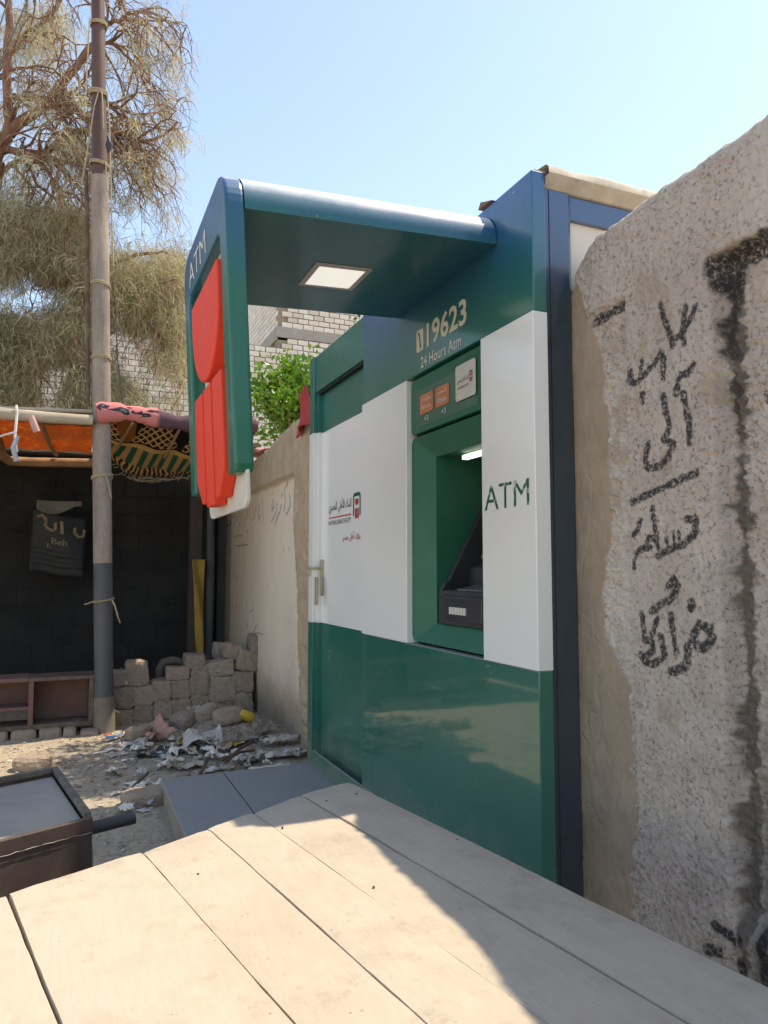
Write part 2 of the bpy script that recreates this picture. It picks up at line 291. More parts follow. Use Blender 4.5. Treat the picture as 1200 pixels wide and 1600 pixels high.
def build_wall(name,ys,dz,ztop_fn,x_fn,attr_fn,mat,parent,thick,rad=.05,z0=-.05,topn=.005):
    """front face, rounded top and back of a wall as one sheet; columns at ys"""
    nz=int(2.75/dz); t=np.linspace(0,1,nz)
    arc=np.linspace(0,math.pi/2,7)[1:]; tp=np.linspace(0,1,6)[1:]
    Yc=np.asarray(ys); zt=ztop_fn(Yc)
    Z=z0+(zt-rad-z0)[:,None]*t[None,:]; Yg=np.repeat(Yc[:,None],nz,1); X=x_fn(Yg,Z)
    at=attr_fn(Yg,Z)
    xe=X[:,-1:]
    Xa=xe+rad*(1-np.cos(arc))[None,:]; Za=(zt-rad)[:,None]+rad*np.sin(arc)[None,:]
    Xt=xe+rad+(thick-rad)*tp[None,:]; Zt=np.repeat(zt[:,None],len(tp),1)-.03*tp[None,:]**2
    Xb=xe+thick+np.zeros((1,1)); Zb=np.full_like(xe,z0)
    XX=np.concatenate([X,Xa,Xt,Xb+0*xe],1); ZZ=np.concatenate([Z,Za,Zt,Zb],1); YY=np.repeat(Yc[:,None],XX.shape[1],1)
    k=X.shape[1]
    ZZ[:,k:-1]+=topn*fbm(YY[:,k:-1]*14,XX[:,k:-1]*14,31,4)+.4*topn*fbm(YY[:,k:-1]*60,XX[:,k:-1]*60,35,3)
    XX[:,k:-1]+=.5*topn*fbm(YY[:,k:-1]*40,ZZ[:,k:-1]*40,41,3)
    ext={}
    for key,a in at.items(): ext[key]=np.concatenate([a,np.repeat(a[:,-1:],XX.shape[1]-k,1)],1)
    if 'paint' in ext: ext['paint'][:,k:]=0; ext['stain'][:,k:]=0
    n0,n1=XX.shape; i=np.arange(n0*n1).reshape(n0,n1)
    f=np.stack([i[:-1,:-1],i[:-1,1:],i[1:,1:],i[1:,:-1]],-1).reshape(-1,4)
    o=np_mesh(name,np.stack([XX,YY,ZZ],-1).reshape(-1,3),f,mat,parent,attrs={q:a for q,a in ext.items()})
    return o
YB=np.array([[0,2.03],[.3,2.03],[.64,1.98],[.86,1.985],[1.07,2.01],[1.2,2.12],[1.43,2.12],[1.52,2.08],[1.77,2.07],[2.2,2.09],[2.49,2.2],[2.6,2.25],[3,2.3]])
def rw_masks(Y,Z):
    yb=np.interp(Z,YB[:,0],YB[:,1])+.022*fbm(Y*6,Z*14,51,4)+.009*fbm(Y*45,Z*45,53,3)
    patch=sstep(-.003,.003,Y-yb)
    low=sstep(.36,.2,Z+.05*fbm(Y*7,Z*7,55,3))
    return patch,low
def rw_x(Y,Z):
    j=.006*fbm(Y*10,Z*10,61,3)
    recR=sstep(1.606+j,1.572+j,Y)*sstep(2.40+j,2.36+j,Z)*sstep(.43+j,.5+j,Z)
    recL=sstep(1.958+j*.5,1.966+j*.5,Y)*sstep(2.405+j,2.38+j,Z)
    x=1.75+.068*recR+.022*recL
    patch,low=rw_masks(Y,Z)
    sp=fbm(Y*75,Z*75,71,3); sp2=np.abs(fbm(Y*42,Z*42,75,3))
    ampl=.005+.009*recL*(1-patch)+.011*recR*(1-recR*.4)+.003*sstep(1.62,1.58,Y)*sstep(1.5,1.56,Y)+.0022*sstep(1.2,1.0,Z)*0
    ampl=ampl*(1+.7*fbm(Y*3,Z*3,77,3))
    x=x-.85*ampl*(sp*1.1+sp2*1.6)*(1-.85*patch)
    x=x+.004*fbm(Y*5,Z*5,81,4)
    # the smooth mortar fills the recess beside the kiosk
    x=x*(1-patch)+(1.764+.004*fbm(Y*6,Z*6,85,3)+.003*fbm(Y*45,Z*22,87,4)+.003*sstep(.02,.0,np.abs(fbm(Y*3.5,Z*2.2,89,4))))*patch
    # flaked bottom
    fl=sstep(.12,.22,fbm(Y*6,Z*6,91,4))*sstep(.62,.4,Z); x=x+.006*fl
    return x
def rw_attr(Y,Z):
    patch,low=rw_masks(Y,Z)
    paint=stroke_dist(Y,Z,GRAF)
    # black paint smeared along the top edge and the corner of the sunk panel
    n=fbm(Y*22,Z*22,95,4)
    top=sstep(.0,.012,.036+.02*n-np.abs(Z-(2.368+.02*fbm(Y*8,Z*8,97,3))))*sstep(1.622,1.6,Y+.02*n)
    crn=sstep(0,.02,.05+.02*n-np.hypot((Y-1.56)*1.0,(Z-2.315)*.55))
    ver=sstep(0,.014,.016+.026*n+.012*fbm(Y*60,Z*40,97,3)-np.abs(Y-(1.572+.01*fbm(Y*3,Z*3,99,3))))*sstep(2.36,2.3,Z)*sstep(1.0,2.1,Z+.4*n)
    lf=sstep(0,.008,.022+.014*n-np.abs(Z-(2.372-.02*(Y-1.96)*3)))*sstep(1.96,1.966,Y)*sstep(2.19,2.12,Y+.03*n)
    stainv=sstep(0,.02,.03+.03*n+.012*fbm(Y*50,Z*30,113,3)-np.abs(Y-(1.556+.008*fbm(Y*2,Z*2,115,2))))*sstep(2.36,2.3,Z)*.8
    stainl=sstep(1.25,.6,Z+.3*n)*sstep(1.57,1.5,Y)*.75
    paint=np.maximum(paint,np.maximum(np.maximum(top,crn),np.maximum(ver*.9*sstep(1.5,2.25,Z),lf)))
    white=.75*(sstep(1.95,1.99,Y+.02*n)*(1-patch)*sstep(2.25,2.0,Z)*sstep(.75,1.1,Z)*.55+sstep(1.5,1.42,Y)*sstep(1.2,1.6,Z)*.35)*(.6+.5*n)
    gouge=sstep(.1,.2,fbm(Y*9,Z*5,103,3)-.28)*.5
    return dict(paint=np.clip(paint,0,1),patch=np.maximum(patch,np.clip(gouge+.5*low,0,.8)),white=np.clip(white,0,1),stain=np.clip(np.maximum(stainv,stainl),0,1))
def rw_top(Y): return np.interp(Y,[-4,.4,1.4,2.1,3],[3.1,3.1,2.725,2.695,2.695])-.1*sstep(2.08,2.27,Y)-.05*sstep(2.2,2.28,Y)+.012*fbm(Y*4,Y*0,107,3)
M['rough_wall']=wall_mat('spattered_render',(.45,.375,.33),(.58,.49,.43),(.44,.335,.25))
right_wall=thing('graffiti_wall','rough spattered boundary wall with black brush lettering right of the kiosk','wall',(1.85,1.4,0))
build_wall('render_face',np.arange(.75,2.282,.0045),.0045,rw_top,rw_x,rw_attr,M['rough_wall'],right_wall,.26)
build_wall('render_face_beyond',np.arange(-4.0,.7501,.05),.03,rw_top,lambda Y,Z:rw_x(np.full_like(Y,1.2),Z)+.004*fbm(Y*9,Z*9,3,3),lambda Y,Z:{k:a*0 for k,a in rw_attr(Y,Z).items()},M['rough_wall'],right_wall,.26)

# ------------------------------------------------------------ the same wall beyond the kiosk
def lw_masks(Y,Z):
    j=.012*fbm(Y*5,Z*5,121,4)
    edge=6.02-.12*sstep(1.9,1.2,Z)-.1*sstep(1.2,.4,Z)+.02*fbm(Y*0+3,Z*7,123,3)
    rec=sstep(-.012,.012,Y-edge)*sstep(2.275+j,2.245+j,Z)*sstep(9.05,9.0,Y)
    pier=1-sstep(-.02,.02,Y-(edge-.03+.04*fbm(Y*3,Z*6,125,4)))
    return rec,pier
def lw_x(Y,Z):
    rec,pier=lw_masks(Y,Z)
    x=1.745+.07*rec+.006*fbm(Y*4,Z*4,131,4)
    crack=np.abs(fbm(Y*7,Z*3,133,4))
    x=x+pier*(.03*fbm(Y*9,Z*7,135,4)+.035*sstep(.07,.0,crack))
    x=x+sstep(.45,.1,Z+.1*fbm(Y*3,Z*3,137,3))*.02
    return x+.002*fbm(Y*40,Z*40,139,3)
def lw_attr(Y,Z):
    rec,pier=lw_masks(Y,Z)
    paint=stroke_dist(Y,Z,GRAF2,rag=.008)*.9
    drip=fbm(Y*9,Z*.9,141,4)
    up=(1-rec)*sstep(2.25,2.3,Z)
    white=np.clip(rec*(.9+.25*fbm(Y*3,Z*2,143,3))*sstep(.15,.75,Z+.25*fbm(Y*4,Z*4,145,3)),0,1)*sstep(9.6,7.0,Y)
    white=np.maximum(white,up*sstep(.1,.3,drip)*sstep(2.62,2.5,Z)*.75)
    stain=np.clip(sstep(.5,.1,Z+.2*fbm(Y*3,Z*3,147,3))*.35+sstep(7.5,9.5,Y)*.35,0,1)
    return dict(paint=paint,patch=np.clip(pier+up*.8*(1-white)+(1-rec)*.7,0,1),white=white*.95,stain=stain)
def lw_top(Y): return np.interp(Y,[4.9,5.6,5.85,6.05,6.4,6.9,7.5,8,12],[2.74,2.72,2.73,2.72,2.70,2.64,2.6,2.58,2.58])+.012*fbm(Y*5,Y*0,151,4)
M['old_wall']=wall_mat('old_plaster',(.64,.52,.4),(.58,.46,.345),(.52,.395,.28),paintc=(.05,.045,.045),bump=.5,bscale=50,whitec=(.82,.7,.57))
left_wall=thing('plastered_wall','old cream plastered boundary wall with faded lettering beyond the kiosk','wall',(1.85,7.5,0))
build_wall('plaster_face',np.arange(5.03,11.0,.016),.014,lw_top,lw_x,lw_attr,M['old_wall'],left_wall,.24,topn=.02)
# ------------------------------------------------------------ lettering helpers
def shape_ar(s): return s
AR_BANK='\uFEF1\uFEAE\uFEBC\uFEE4\uFEDF\uFE8D \uFEF2\uFEE0\uFEEB\uFEF7\uFE8D \uFEDA\uFEE8\uFE92\uFEDF\uFE8D'
AR_EHL='\uFEAE\uFEBC\uFEE3 \uFEDE\uFEEB\uFE83 \uFEDA\uFEE8\uFE91'
AR_WD='\uFE90\uFEA4\uFEB4\uFEDF\uFE8D'
AR_PAY='\uFE95\uFE8E\uFECB\uFEEE\uFED3\uFEAA\uFEE3'
def text_mesh(txt,bold=0):
    cu=bpy.data.curves.new('lettering','FONT'); cu.body=txt; cu.size=1; cu.resolution_u=3; cu.offset=bold
    ob=bpy.data.objects.new('lettering',cu); C.objects.link(ob)
    dg=bpy.context.evaluated_depsgraph_get(); me=bpy.data.meshes.new_from_object(ob.evaluated_get(dg))
    bpy.data.objects.remove(ob); bpy.data.curves.remove(cu)
    v=np.array([p.co[:] for p in me.vertices]); f=[tuple(p.vertices) for p in me.polygons]; bpy.data.meshes.remove(me)
    v=v[:,:2]-v[:,:2].min(0); v=v/np.maximum(v.max(0),1e-9)      # unit box
    return v,f
def text_on(name,txt,mat,parent,fn,bold=0,d=.0015):
    """fn(u,v,h): unit text box to world, h lifts off the surface"""
    v,f=text_mesh(txt,bold); mb=MB(); mb.add([fn(a,b,d) for a,b in v],f)
    return mb.build(name,mat,parent)
def wallface(y_left,y_right,z0,z1,x):
    return lambda u,v,h:(x-h,y_left+(y_right-y_left)*u,z0+(z1-z0)*v)
def rrect(y0,y1,z0,z1,r,n=5):
    pts=[]
    for cy,cz,a in ((y1-r,z0+r,-90),(y1-r,z1-r,0),(y0+r,z1-r,90),(y0+r,z0+r,180)):
        for k in range(n+1):
            t=R(a+90*k/n); pts.append((cy+r*math.cos(t),cz+r*math.sin(t)))
    return pts
XF=lambda p,q,t:(t,p,q)

# ------------------------------------------------------------ the kiosk
K=thing('atm_kiosk','green and white cash machine kiosk with a projecting canopy and logo panel','kiosk',(1.57,3.6,.15))
s=MB()
s.box(1.64,2.9,2.33,4.98,.15,1.075); s.box(1.64,2.9,2.335,4.98,2.43,2.94); s.box(1.655,2.9,3.375,4.98,1.075,2.43)
s.box(2.12,2.9,2.33,3.375,1.075,2.43); s.box(1.64,2.12,2.33,2.615,1.075,2.43)
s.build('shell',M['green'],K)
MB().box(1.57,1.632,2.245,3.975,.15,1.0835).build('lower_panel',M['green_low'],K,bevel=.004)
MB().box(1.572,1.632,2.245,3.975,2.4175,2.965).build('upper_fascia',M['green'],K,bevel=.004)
rc=MB().box(1.566,1.632,2.243,2.623,1.085,2.416).build('column_panel',M['white'],K,bevel=.003); tag(rc,'white panel with worn green letters')
MB().box(1.566,1.632,3.362,3.977,1.085,2.416).build('column_panel',M['white'],K,bevel=.003)
text_on('lettering','ATM',M['txt_greenworn'],rc,wallface(2.6,2.283,1.69,1.79,1.566),-.003)
# header panel with stickers
hp=MB(); hp.prism(rrect(2.628,3.357,2.128,2.408,.03),XF,1.592,1.63); hp=hp.build('header_panel',M['bezel'],K,bevel=.004)
text_on('lettering','24 Hours Atm',M['textwhite'],K,wallface(3.2,2.795,2.437,2.493,1.572),.008)
text_on('lettering','19623',M['cream'],K,wallface(3.135,2.745,2.523,2.645,1.572),.022)
ic=MB().prism(rrect(3.17,3.245,2.525,2.635,.015),XF,1.569,1.5715).build('phone_icon',M['cream'],K)
ph=MB(); hs=[(3.212,2.545),(3.207,2.56),(3.2,2.565),(3.203,2.6),(3.212,2.602),(3.222,2.618),(3.226,2.615),(3.217,2.6),(3.213,2.57),(3.203,2.541)]
ph.add([(1.568,y,z) for y,z in [(3.192,2.543),(3.201,2.536),(3.207,2.548),(3.21,2.58),(3.217,2.608),(3.226,2.612),(3.229,2.622),(3.219,2.626),(3.206,2.612),(3.2,2.58)]],[tuple(range(10))])
ph.build('handset',M['txt_green'],ic)
def sticker(y0,y1,z0,z1,mat,r=.006,x=1.59):
    return MB().prism(rrect(y1,y0,z0,z1,-r) if False else rrect(y0,y1,z0,z1,r),XF,x-.002,x+.001).build('sticker',mat,K)
fd=surf('faded_film',(.05,.13,.075),(.03,.11,.065),40,.35,stretch=(1,1,.4))
tag(MB().prism(rrect(2.69,3.29,2.155,2.345,.01),XF,1.5905,1.5925).build('sticker',fd,K),'faded clear film')
for (ya,yb,za,zb,ar,en) in ((3.245,3.105,2.215,2.31,AR_PAY,'Payments'),(3.075,2.945,2.215,2.31,AR_WD,'Withdraw')):
    st=sticker(yb,ya,za,zb,M['orange_st'],x=1.589); tag(st,'small orange sticker with white writing')
    text_on('lettering',ar,M['textwhite'],st,wallface(ya-.02,yb+.02,za+.055,za+.082,1.587),.0)
    text_on('lettering',en,M['textwhite'],st,wallface(ya-.02,yb+.02,za+.016,za+.042,1.587),.0)
for ya,t in ((3.2,'+3'),(3.02,'\u00663'.replace('f','+'))):
    text_on('lettering',t,M['textwhite'],K,wallface(ya,ya-.045,2.175,2.2,1.589),0)
st=sticker(2.695,2.87,2.2,2.36,M['sticker'],.012,1.584); tag(st,'white plaque with a small emblem')
text_on('lettering',AR_BANK,M['txt_dark'],st,wallface(2.85,2.75,2.27,2.305,1.582)); text_on('lettering','NATIONAL BANK OF EGYPT',M['txt_dark'],st,wallface(2.85,2.75,2.25,2.262,1.582))
def emblem(parent,yc,z0,z1,x,wd):
    """arch outline, cup and three stripes"""
    h=z1-z0; r=wd*.22; t=wd*.13
    def arch(w2,top,rr,bot):
        pts=[(yc-w2,bot)]
        for k in range(6): a=R(180-90*k/5); pts.append((yc-w2+rr+rr*math.cos(a),top-rr+rr*math.sin(a)))
        for k in range(6): a=R(90-90*k/5); pts.append((yc+w2-rr+rr*math.cos(a),top-rr+rr*math.sin(a)))
        return pts+[(yc+w2,bot)]
    o=arch(wd/2,z1,r,z0+h*.1); i=arch(wd/2-t,z1-h*.14,r*.35,z0+h*.1)
    mb=MB(); n=len(o); mb.add([(x-.0015,y,z) for y,z in o]+[(x-.0015,y,z) for y,z in i],[(k,k+1,n+k+1,n+k) for k in range(n-1)])
    e=mb.build('emblem',M['txt_green'],parent)
    mb=MB(); a=wd*.23; zt=z0+h*.76; zb=z0+h*.5
    mb.add([(x-.0015,yc+p*a,zb+q*(zt-zb)) for p,q in ((-1,.95),(-.4,1),(0,.94),(.4,1),(1,.95),(1,.45),(.6,.12),(0,0),(-.6,.12),(-1,.45))],[tuple(range(10))])
    for k in (-1,0,1):
        yy=yc+k*wd*.19; mb.add([(x-.0015,yy-wd*.06,z0),(x-.0015,yy+wd*.06,z0),(x-.0015,yy+wd*.06,z0+h*.4),(x-.0015,yy-wd*.06,z0+h*.4)],[(0,1,2,3)])
    mb.build('emblem_mark',M['txt_red'],parent)
emblem(st,2.73,2.262,2.312,1.582,.026)
# bezel and niche of the machine
bz=MB(); o=rrect(2.626,3.358,1.098,2.112,.04); i=rrect(2.70,3.215,1.19,2.005,.008); n=len(o)
bz.add([(1.596,y,z) for y,z in o]+[(1.66,y,z) for y,z in i]+[(1.64,y,z) for y,z in o],[(k,(k+1)%n,n+(k+1)%n,n+k) for k in range(n)]+[(2*n+k,2*n+(k+1)%n,(k+1)%n,k) for k in range(n)])
bz.build('bezel',M['bezel'],K)
nc=MB(); bk=[(2.1,y,z) for y,z in i]
nc.add([(1.66,y,z) for y,z in i]+bk,[(k,(k+1)%n,n+(k+1)%n,n+k) for k in range(n)]+[tuple(range(n,2*n))])
nc.build('niche',M['bezel'],K)
lampm,nt_,b_=newmat('niche_lamp'); b_.inputs['Base Color'].default_value=(.8,.8,.8,1); b_.inputs['Emission Color'].default_value=(1,.98,.95,1); b_.inputs['Emission Strength'].default_value=.9
MB().box(1.72,1.75,2.72,3.06,1.975,1.995).build('niche_lamp',lampm,K)
# the terminal inside the niche
T=MB(); prof=[(1.645,1.193),(1.645,1.335),(1.655,1.352),(1.79,1.375),(1.80,1.46),(1.86,1.49),(1.99,1.80),(2.09,1.80),(2.09,1.193)]
T.prism(prof,lambda p,q,t:(p,t,q),3.14,2.71); T=T.build('terminal',M['dark'],K,bevel=.006)
for y0 in (3.1405,2.70): MB().prism([(1.648,1.193),(1.648,1.35),(1.668,1.385),(1.69,1.40),(1.95,1.88),(2.09,1.88),(2.09,1.193)],lambda p,q,t:(p,t,q),y0+.032,y0-.0).build('side_cheek',M['dark'],T,bevel=.004)
MB().prism([(1.856,1.5),(1.978,1.79),(1.968,1.796),(1.846,1.506)],lambda p,q,t:(p,t,q),3.11,2.74).build('screen',surf('dull_screen',(.2,.19,.18),(.16,.155,.15),4,.25,coat=.5),T)
MB().prism([(1.665,1.354),(1.77,1.373),(1.77,1.379),(1.665,1.360)],lambda p,q,t:(p,t,q),3.02,2.8).build('keypad',surf('worn_keypad',(.12,.12,.125),(.25,.25,.25),60,.35,metal=.3),T)
MB().box(1.636,1.65,2.75,3.1,1.215,1.325).build('cash_slot_frame',surf('slot_frame',(.03,.03,.04),(.04,.04,.05),5,.4),T,bevel=.008)
for k in range(6): MB().box(1.628,1.64,2.885+k*.026,2.905+k*.026,1.245,1.278).build('slot_rib',M['sticker'],T,bevel=.002)
MB().box(1.792,1.803,2.84,2.98,1.415,1.42).build('card_slot',surf('slot_lip',(.2,.2,.2),(.25,.25,.25),5,.4),T)
# door
D=MB().box(1.632,1.654,3.985,4.9,.165,2.70).build('door',M['green_plain'],K,bevel=.003)
ws=MB().box(1.628,1.631,3.985,4.9,1.085,2.41).build('white_sheet',M['white'],D)
text_on('lettering',AR_BANK,M['txt_dark'],D,wallface(4.745,4.31,1.815,1.915,1.627))
MB().box(1.626,1.6275,4.315,4.745,1.793,1.801).build('red_rule',M['txt_red'],D)
text_on('lettering','NATIONAL BANK OF EGYPT',M['txt_dark'],D,wallface(4.745,4.315,1.748,1.778,1.627))
emblem(D,4.215,1.765,1.925,1.627,.125)
text_on('lettering',AR_EHL,M['txt_red'],D,wallface(4.47,4.155,1.625,1.69,1.627),.006)
h=MB(); h.prism(rrect(4.845,4.885,1.27,1.52,.015),XF,1.612,1.63); h=h.build('handle',M['brass'],D,bevel=.004)
HB=MB().tube([(1.615,4.862,1.46),(1.57,4.862,1.46),(1.556,4.875,1.46),(1.553,4.93,1.462),(1.556,4.97,1.46)],[.009,.009,.011,.01,.008],8)
HB.tube([(1.556,4.97,1.46),(1.555,4.965,1.43),(1.556,4.95,1.405)],[.007,.007,.005],8); HB.build('handle_grip',M['brass'],D)
MB().box(1.558,1.571,4.79,4.835,1.21,1.4).build('lock_plate',M['brass'],K,bevel=.003)
MB().box(1.634,1.66,4.9,4.925,.16,2.70).build('door_gap',M['black'],K)
for z0,z1,mm in ((.15,1.0835,'green_plain'),(1.085,2.415,'white'),(2.4165,2.965,'green_plain')):
    MB().box(1.572,1.7,4.925,5.02,z0,z1).build('jamb',M[mm],K,bevel=.003)
    MB().box(1.60,1.65,4.90,4.9235,z0,min(z1,2.7)).build('stop_bead',M[mm],K)
MB().box(1.586,1.66,3.977,4.924,2.702,2.965).build('lintel',M['green_plain'],K,bevel=.004)
MB().box(1.60,1.632,3.99,4.9,2.688,2.70).build('drip_strip',M['black'],K)
MB().prism([(1.53,.155),(1.568,.155),(1.568,.235),(1.56,.235)],lambda p,q,t:(p,t,q),4.86,2.245).build('skirting',M['green'],K)
# near end of the box
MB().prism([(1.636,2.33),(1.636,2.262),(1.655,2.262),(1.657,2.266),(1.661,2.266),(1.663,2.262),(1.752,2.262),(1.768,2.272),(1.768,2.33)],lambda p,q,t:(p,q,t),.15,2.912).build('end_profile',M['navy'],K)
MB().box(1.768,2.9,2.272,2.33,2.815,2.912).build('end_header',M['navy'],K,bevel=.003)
MB().box(1.77,2.9,2.29,2.331,1.2,2.815).build('end_panel',surf('dull_end_panel',(.66,.6,.53),(.6,.54,.47),3,.6,.05,60),K)
MB().prism([(2.215,2.955),(2.33,2.955),(2.33,2.914),(2.262,2.914)],lambda p,q,t:(t,p,q),1.637,2.95).build('roof_fillet',M['cap'],K,bevel=.003)
def capf(u,v):
    x=1.637+1.32*u; k=.014*float(fbm(np.array(x*13),np.array(v*3.),161,4))
    prof=[(2.222,2.957),(2.224,2.985),(2.24,3.0+k),(2.32,3.012+k),(2.6,2.97)]
    y,z=prof[int(round(v*4))]; return (x,y+abs(k)*1.2*(1 if 0<v<.8 else 0),z)
MB().grid(capf,90,4).build('roof_cap',M['cap'],K)
MB().box(1.60,2.95,2.6,5.0,2.942,2.968).build('roof',M['cap'],K)
MB().box(1.59,1.64,2.25,3.3,2.966,2.972).build('roof_edge',M['cap'],K)
MB().prism([(2.51,2.968),(2.62,2.975),(2.6,3.0),(2.56,2.985)],lambda p,q,t:(t,p,q),1.56,1.62).build('roof_flap',surf('torn_felt',(.16,.09,.06),(.1,.06,.045),9,.9),K)

# ------------------------------------------------------------ canopy, sagging a little towards the street
SAG=R(3.0); ZC=2.774
def CT(u,y,wv): return (1.57-(u*math.cos(SAG)+wv*math.sin(SAG)), y, ZC-u*math.sin(SAG)+wv*math.cos(SAG))
Y0,Y1,CR,TH=2.492,3.462,.135,.158
def section(r):
    pts=[(Y0,0),(Y1,0)]
    for k in range(19): a=R(90*k/18); pts.append((Y1-r+r*math.cos(a),TH-r+r*math.sin(a)))
    for k in range(19): a=R(90+90*k/18); pts.append((Y0+r+r*math.cos(a),TH-r+r*math.sin(a)))
    return pts
cn=MB().prism(section(CR),lambda p,q,t:CT(t,p,q),0,1.035,smooth=False); 
for k in range(len(cn.f)):
    if len(cn.f[k])==4: cn.sm[k]=True
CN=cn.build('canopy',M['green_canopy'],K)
es=CN.modifiers.new('split','EDGE_SPLIT'); es.split_angle=R(30)
# hanging frame: inverted U with a window, legs ending in rounded corners
SW,LEG=.12,-.935
def frame_poly():
    out=[]
    pts=[(Y0,LEG+.03),(Y0+.012,LEG),(Y0+SW,LEG),(Y0+SW,-.075),(Y0+SW+.03,-.045),(Y1-SW-.03,-.045),(Y1-SW,-.075),(Y1-SW,LEG),(Y1-.012,LEG),(Y1,LEG+.03)]
    for k in range(9): a=R(90*k/8); pts.append((Y1-CR+CR*math.cos(a),TH-CR+CR*math.sin(a)))
    for k in range(9): a=R(90+90*k/8); pts.append((Y0+CR+CR*math.cos(a),TH-CR+CR*math.sin(a)))
    return pts
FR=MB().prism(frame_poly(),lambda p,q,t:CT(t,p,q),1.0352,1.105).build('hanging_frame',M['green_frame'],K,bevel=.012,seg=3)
ATX=lambda u,v,h:CT(1.105+h,3.3-.42*u,-.01+.095*v)
text_on('lettering','ATM',M['textwhite'],FR,ATX,-.01)
PL=MB().prism(rrect(2.5,3.22,-1.055,-.02,.05),lambda p,q,t:CT(t,p,q),1.05,1.066).build('backing_plate',M['acrylic'],FR,bevel=.004)
def logo_piece(poly,name,u0=1.067,u1=1.118):
    return MB().prism(poly,lambda p,q,t:CT(t,p,q),u0,u1).build(name,M['red'],FR,bevel=.006)
yc=2.905; hw=.29
sh=[(yc-hw,-.14),(yc-hw,-.27)]+[(yc-hw*math.cos(R(a)),-.27-.25*math.sin(R(a))) for a in range(12,180,12)]+[(yc+hw,-.27),(yc+hw,-.14)]
logo_piece(sh,'logo_cup')
bw=2*hw/3
for k in range(3):
    a=yc-hw+k*bw+(.02 if k else 0); b=yc-hw+(k+1)*bw-(.02 if k<2 else 0)
    lo=[-1.0,-1.02,-1.0][k]; cut=.1
    poly=[(a,-.545),(a,(lo+cut) if k==0 else lo),(a+(.11 if k==0 else .0),lo),(b-(.11 if k==2 else 0),lo),(b,(lo+cut) if k==2 else lo),(b,-.545)]
    q=[]
    for p in poly:
        if not q or p!=q[-1]: q.append(p)
    m_=(a+b)/2
    logo_piece(q,'logo_stripe')
# flat lamp in the soffit
def soff(x0,x1,y0,y1,w0,w1,name,mat,par):
    mb=MB(); vs=[CT(u,y,q) for q in (w0,w1) for u,y in ((x0,y0),(x1,y0),(x1,y1),(x0,y1))]
    mb.add(vs,[(0,1,2,3),(7,6,5,4),(0,4,5,1),(1,5,6,2),(2,6,7,3),(3,7,4,0)]); return mb.build(name,mat,par,bevel=.003)
LP=soff(.39,.65,2.875,3.135,-.006,.004,'lamp_frame',surf('lamp_rim',(.5,.46,.42),(.45,.41,.37),8,.5),K)
lm,nt_,b_=newmat('lamp_diffuser'); b_.inputs['Base Color'].default_value=(.85,.85,.85,1); b_.inputs['Emission Color'].default_value=(.95,.97,1,1); b_.inputs['Emission Strength'].default_value=.3
soff(.415,.625,2.90,3.11,-.008,.0,'lamp_diffuser',lm,LP)
# ------------------------------------------------------------ low plank platform in the foreground
def plank_mat():
    m,nt,b=newmat('dusty_planks'); v=mapping(nt,(9,1.2,1)); v2=mapping(nt); b.inputs['Roughness'].default_value=.9; b.inputs['Specular IOR Level'].default_value=.25
    n=noise(nt,2.2,8,.65,v2); c=ramp(nt,n.outputs[0],[(.3,(.42,.35,.275)),(.5,(.475,.405,.325)),(.72,(.39,.325,.262))]).outputs[0]
    g=noise(nt,9,6,.7,v,.4); r=ramp(nt,g.outputs[0],[(.3,(.86,.84,.82)),(.6,(1.,1.,1.))])
    mm=nd(nt,'ShaderNodeMix',data_type='RGBA',blend_type='MULTIPLY'); mm.inputs[0].default_value=.5; nt.links.new(c,mm.inputs[6]); nt.links.new(r.outputs[0],mm.inputs[7]); c=mm.outputs[2]
    s=noise(nt,3.5,9,.75,v2); rs=ramp(nt,s.outputs[0],[(.54,0.),(.68,.55)]); c=mix(nt,rs.outputs[0],c,(.33,.26,.2)); s3=noise(nt,14,9,.8,v2); r3=ramp(nt,s3.outputs[0],[(.55,0.),(.72,.35)]); c=mix(nt,r3.outputs[0],c,(.28,.21,.15))
    vo=nd(nt,'ShaderNodeTexVoronoi'); vo.inputs['Scale'].default_value=24; nt.links.new(v2,vo.inputs['Vector']); rv=ramp(nt,vo.outputs['Distance'],[(.035,1.),(.075,0.)])
    nn=noise(nt,5,3,.5,v2); rn=ramp(nt,nn.outputs[0],[(.5,0.),(.6,.8)]); pm=nd(nt,'ShaderNodeMath',operation='MULTIPLY'); nt.links.new(rv.outputs[0],pm.inputs[0]); nt.links.new(rn.outputs[0],pm.inputs[1])
    c=mix(nt,pm.outputs[0],c,(.15,.1,.07)); nt.links.new(c,b.inputs['Base Color'])
    nb=noise(nt,22,7,.7,v); bp=nd(nt,'ShaderNodeBump'); bp.inputs['Strength'].default_value=.35; bp.inputs['Distance'].default_value=.006; nt.links.new(nb.outputs[0],bp.inputs['Height']); nt.links.new(bp.outputs[0],b.inputs['Normal'])
    return m
M['plank']=plank_mat()
M['oldwood']=surf('old_brown_wood',(.15,.095,.065),(.1,.062,.045),6,.85,.3,60,dust=(.27,.22,.17),damt=.7,dscale=5,stretch=(1,1,1),fine=.3)
PLK=[[(1.298,3.461),(1.631,1.383)],[(1.022,3.354),(1.342,1.338)],[(.76,3.192),(1.041,1.467)],[(.55,3.07),(.787,1.576)],[(.284,2.913),(.509,1.696)],[(-.143,2.717),(.018,1.906)],[(-.60,2.50),(-.44,1.70)]]
PLK=[[(a*.7282,b*.7282) for a,b in l] for l in PLK]
bench=thing('plank_platform','low wide platform of sun-bleached wooden planks in the foreground','platform',(.4,1.4,0))
ZB=.70
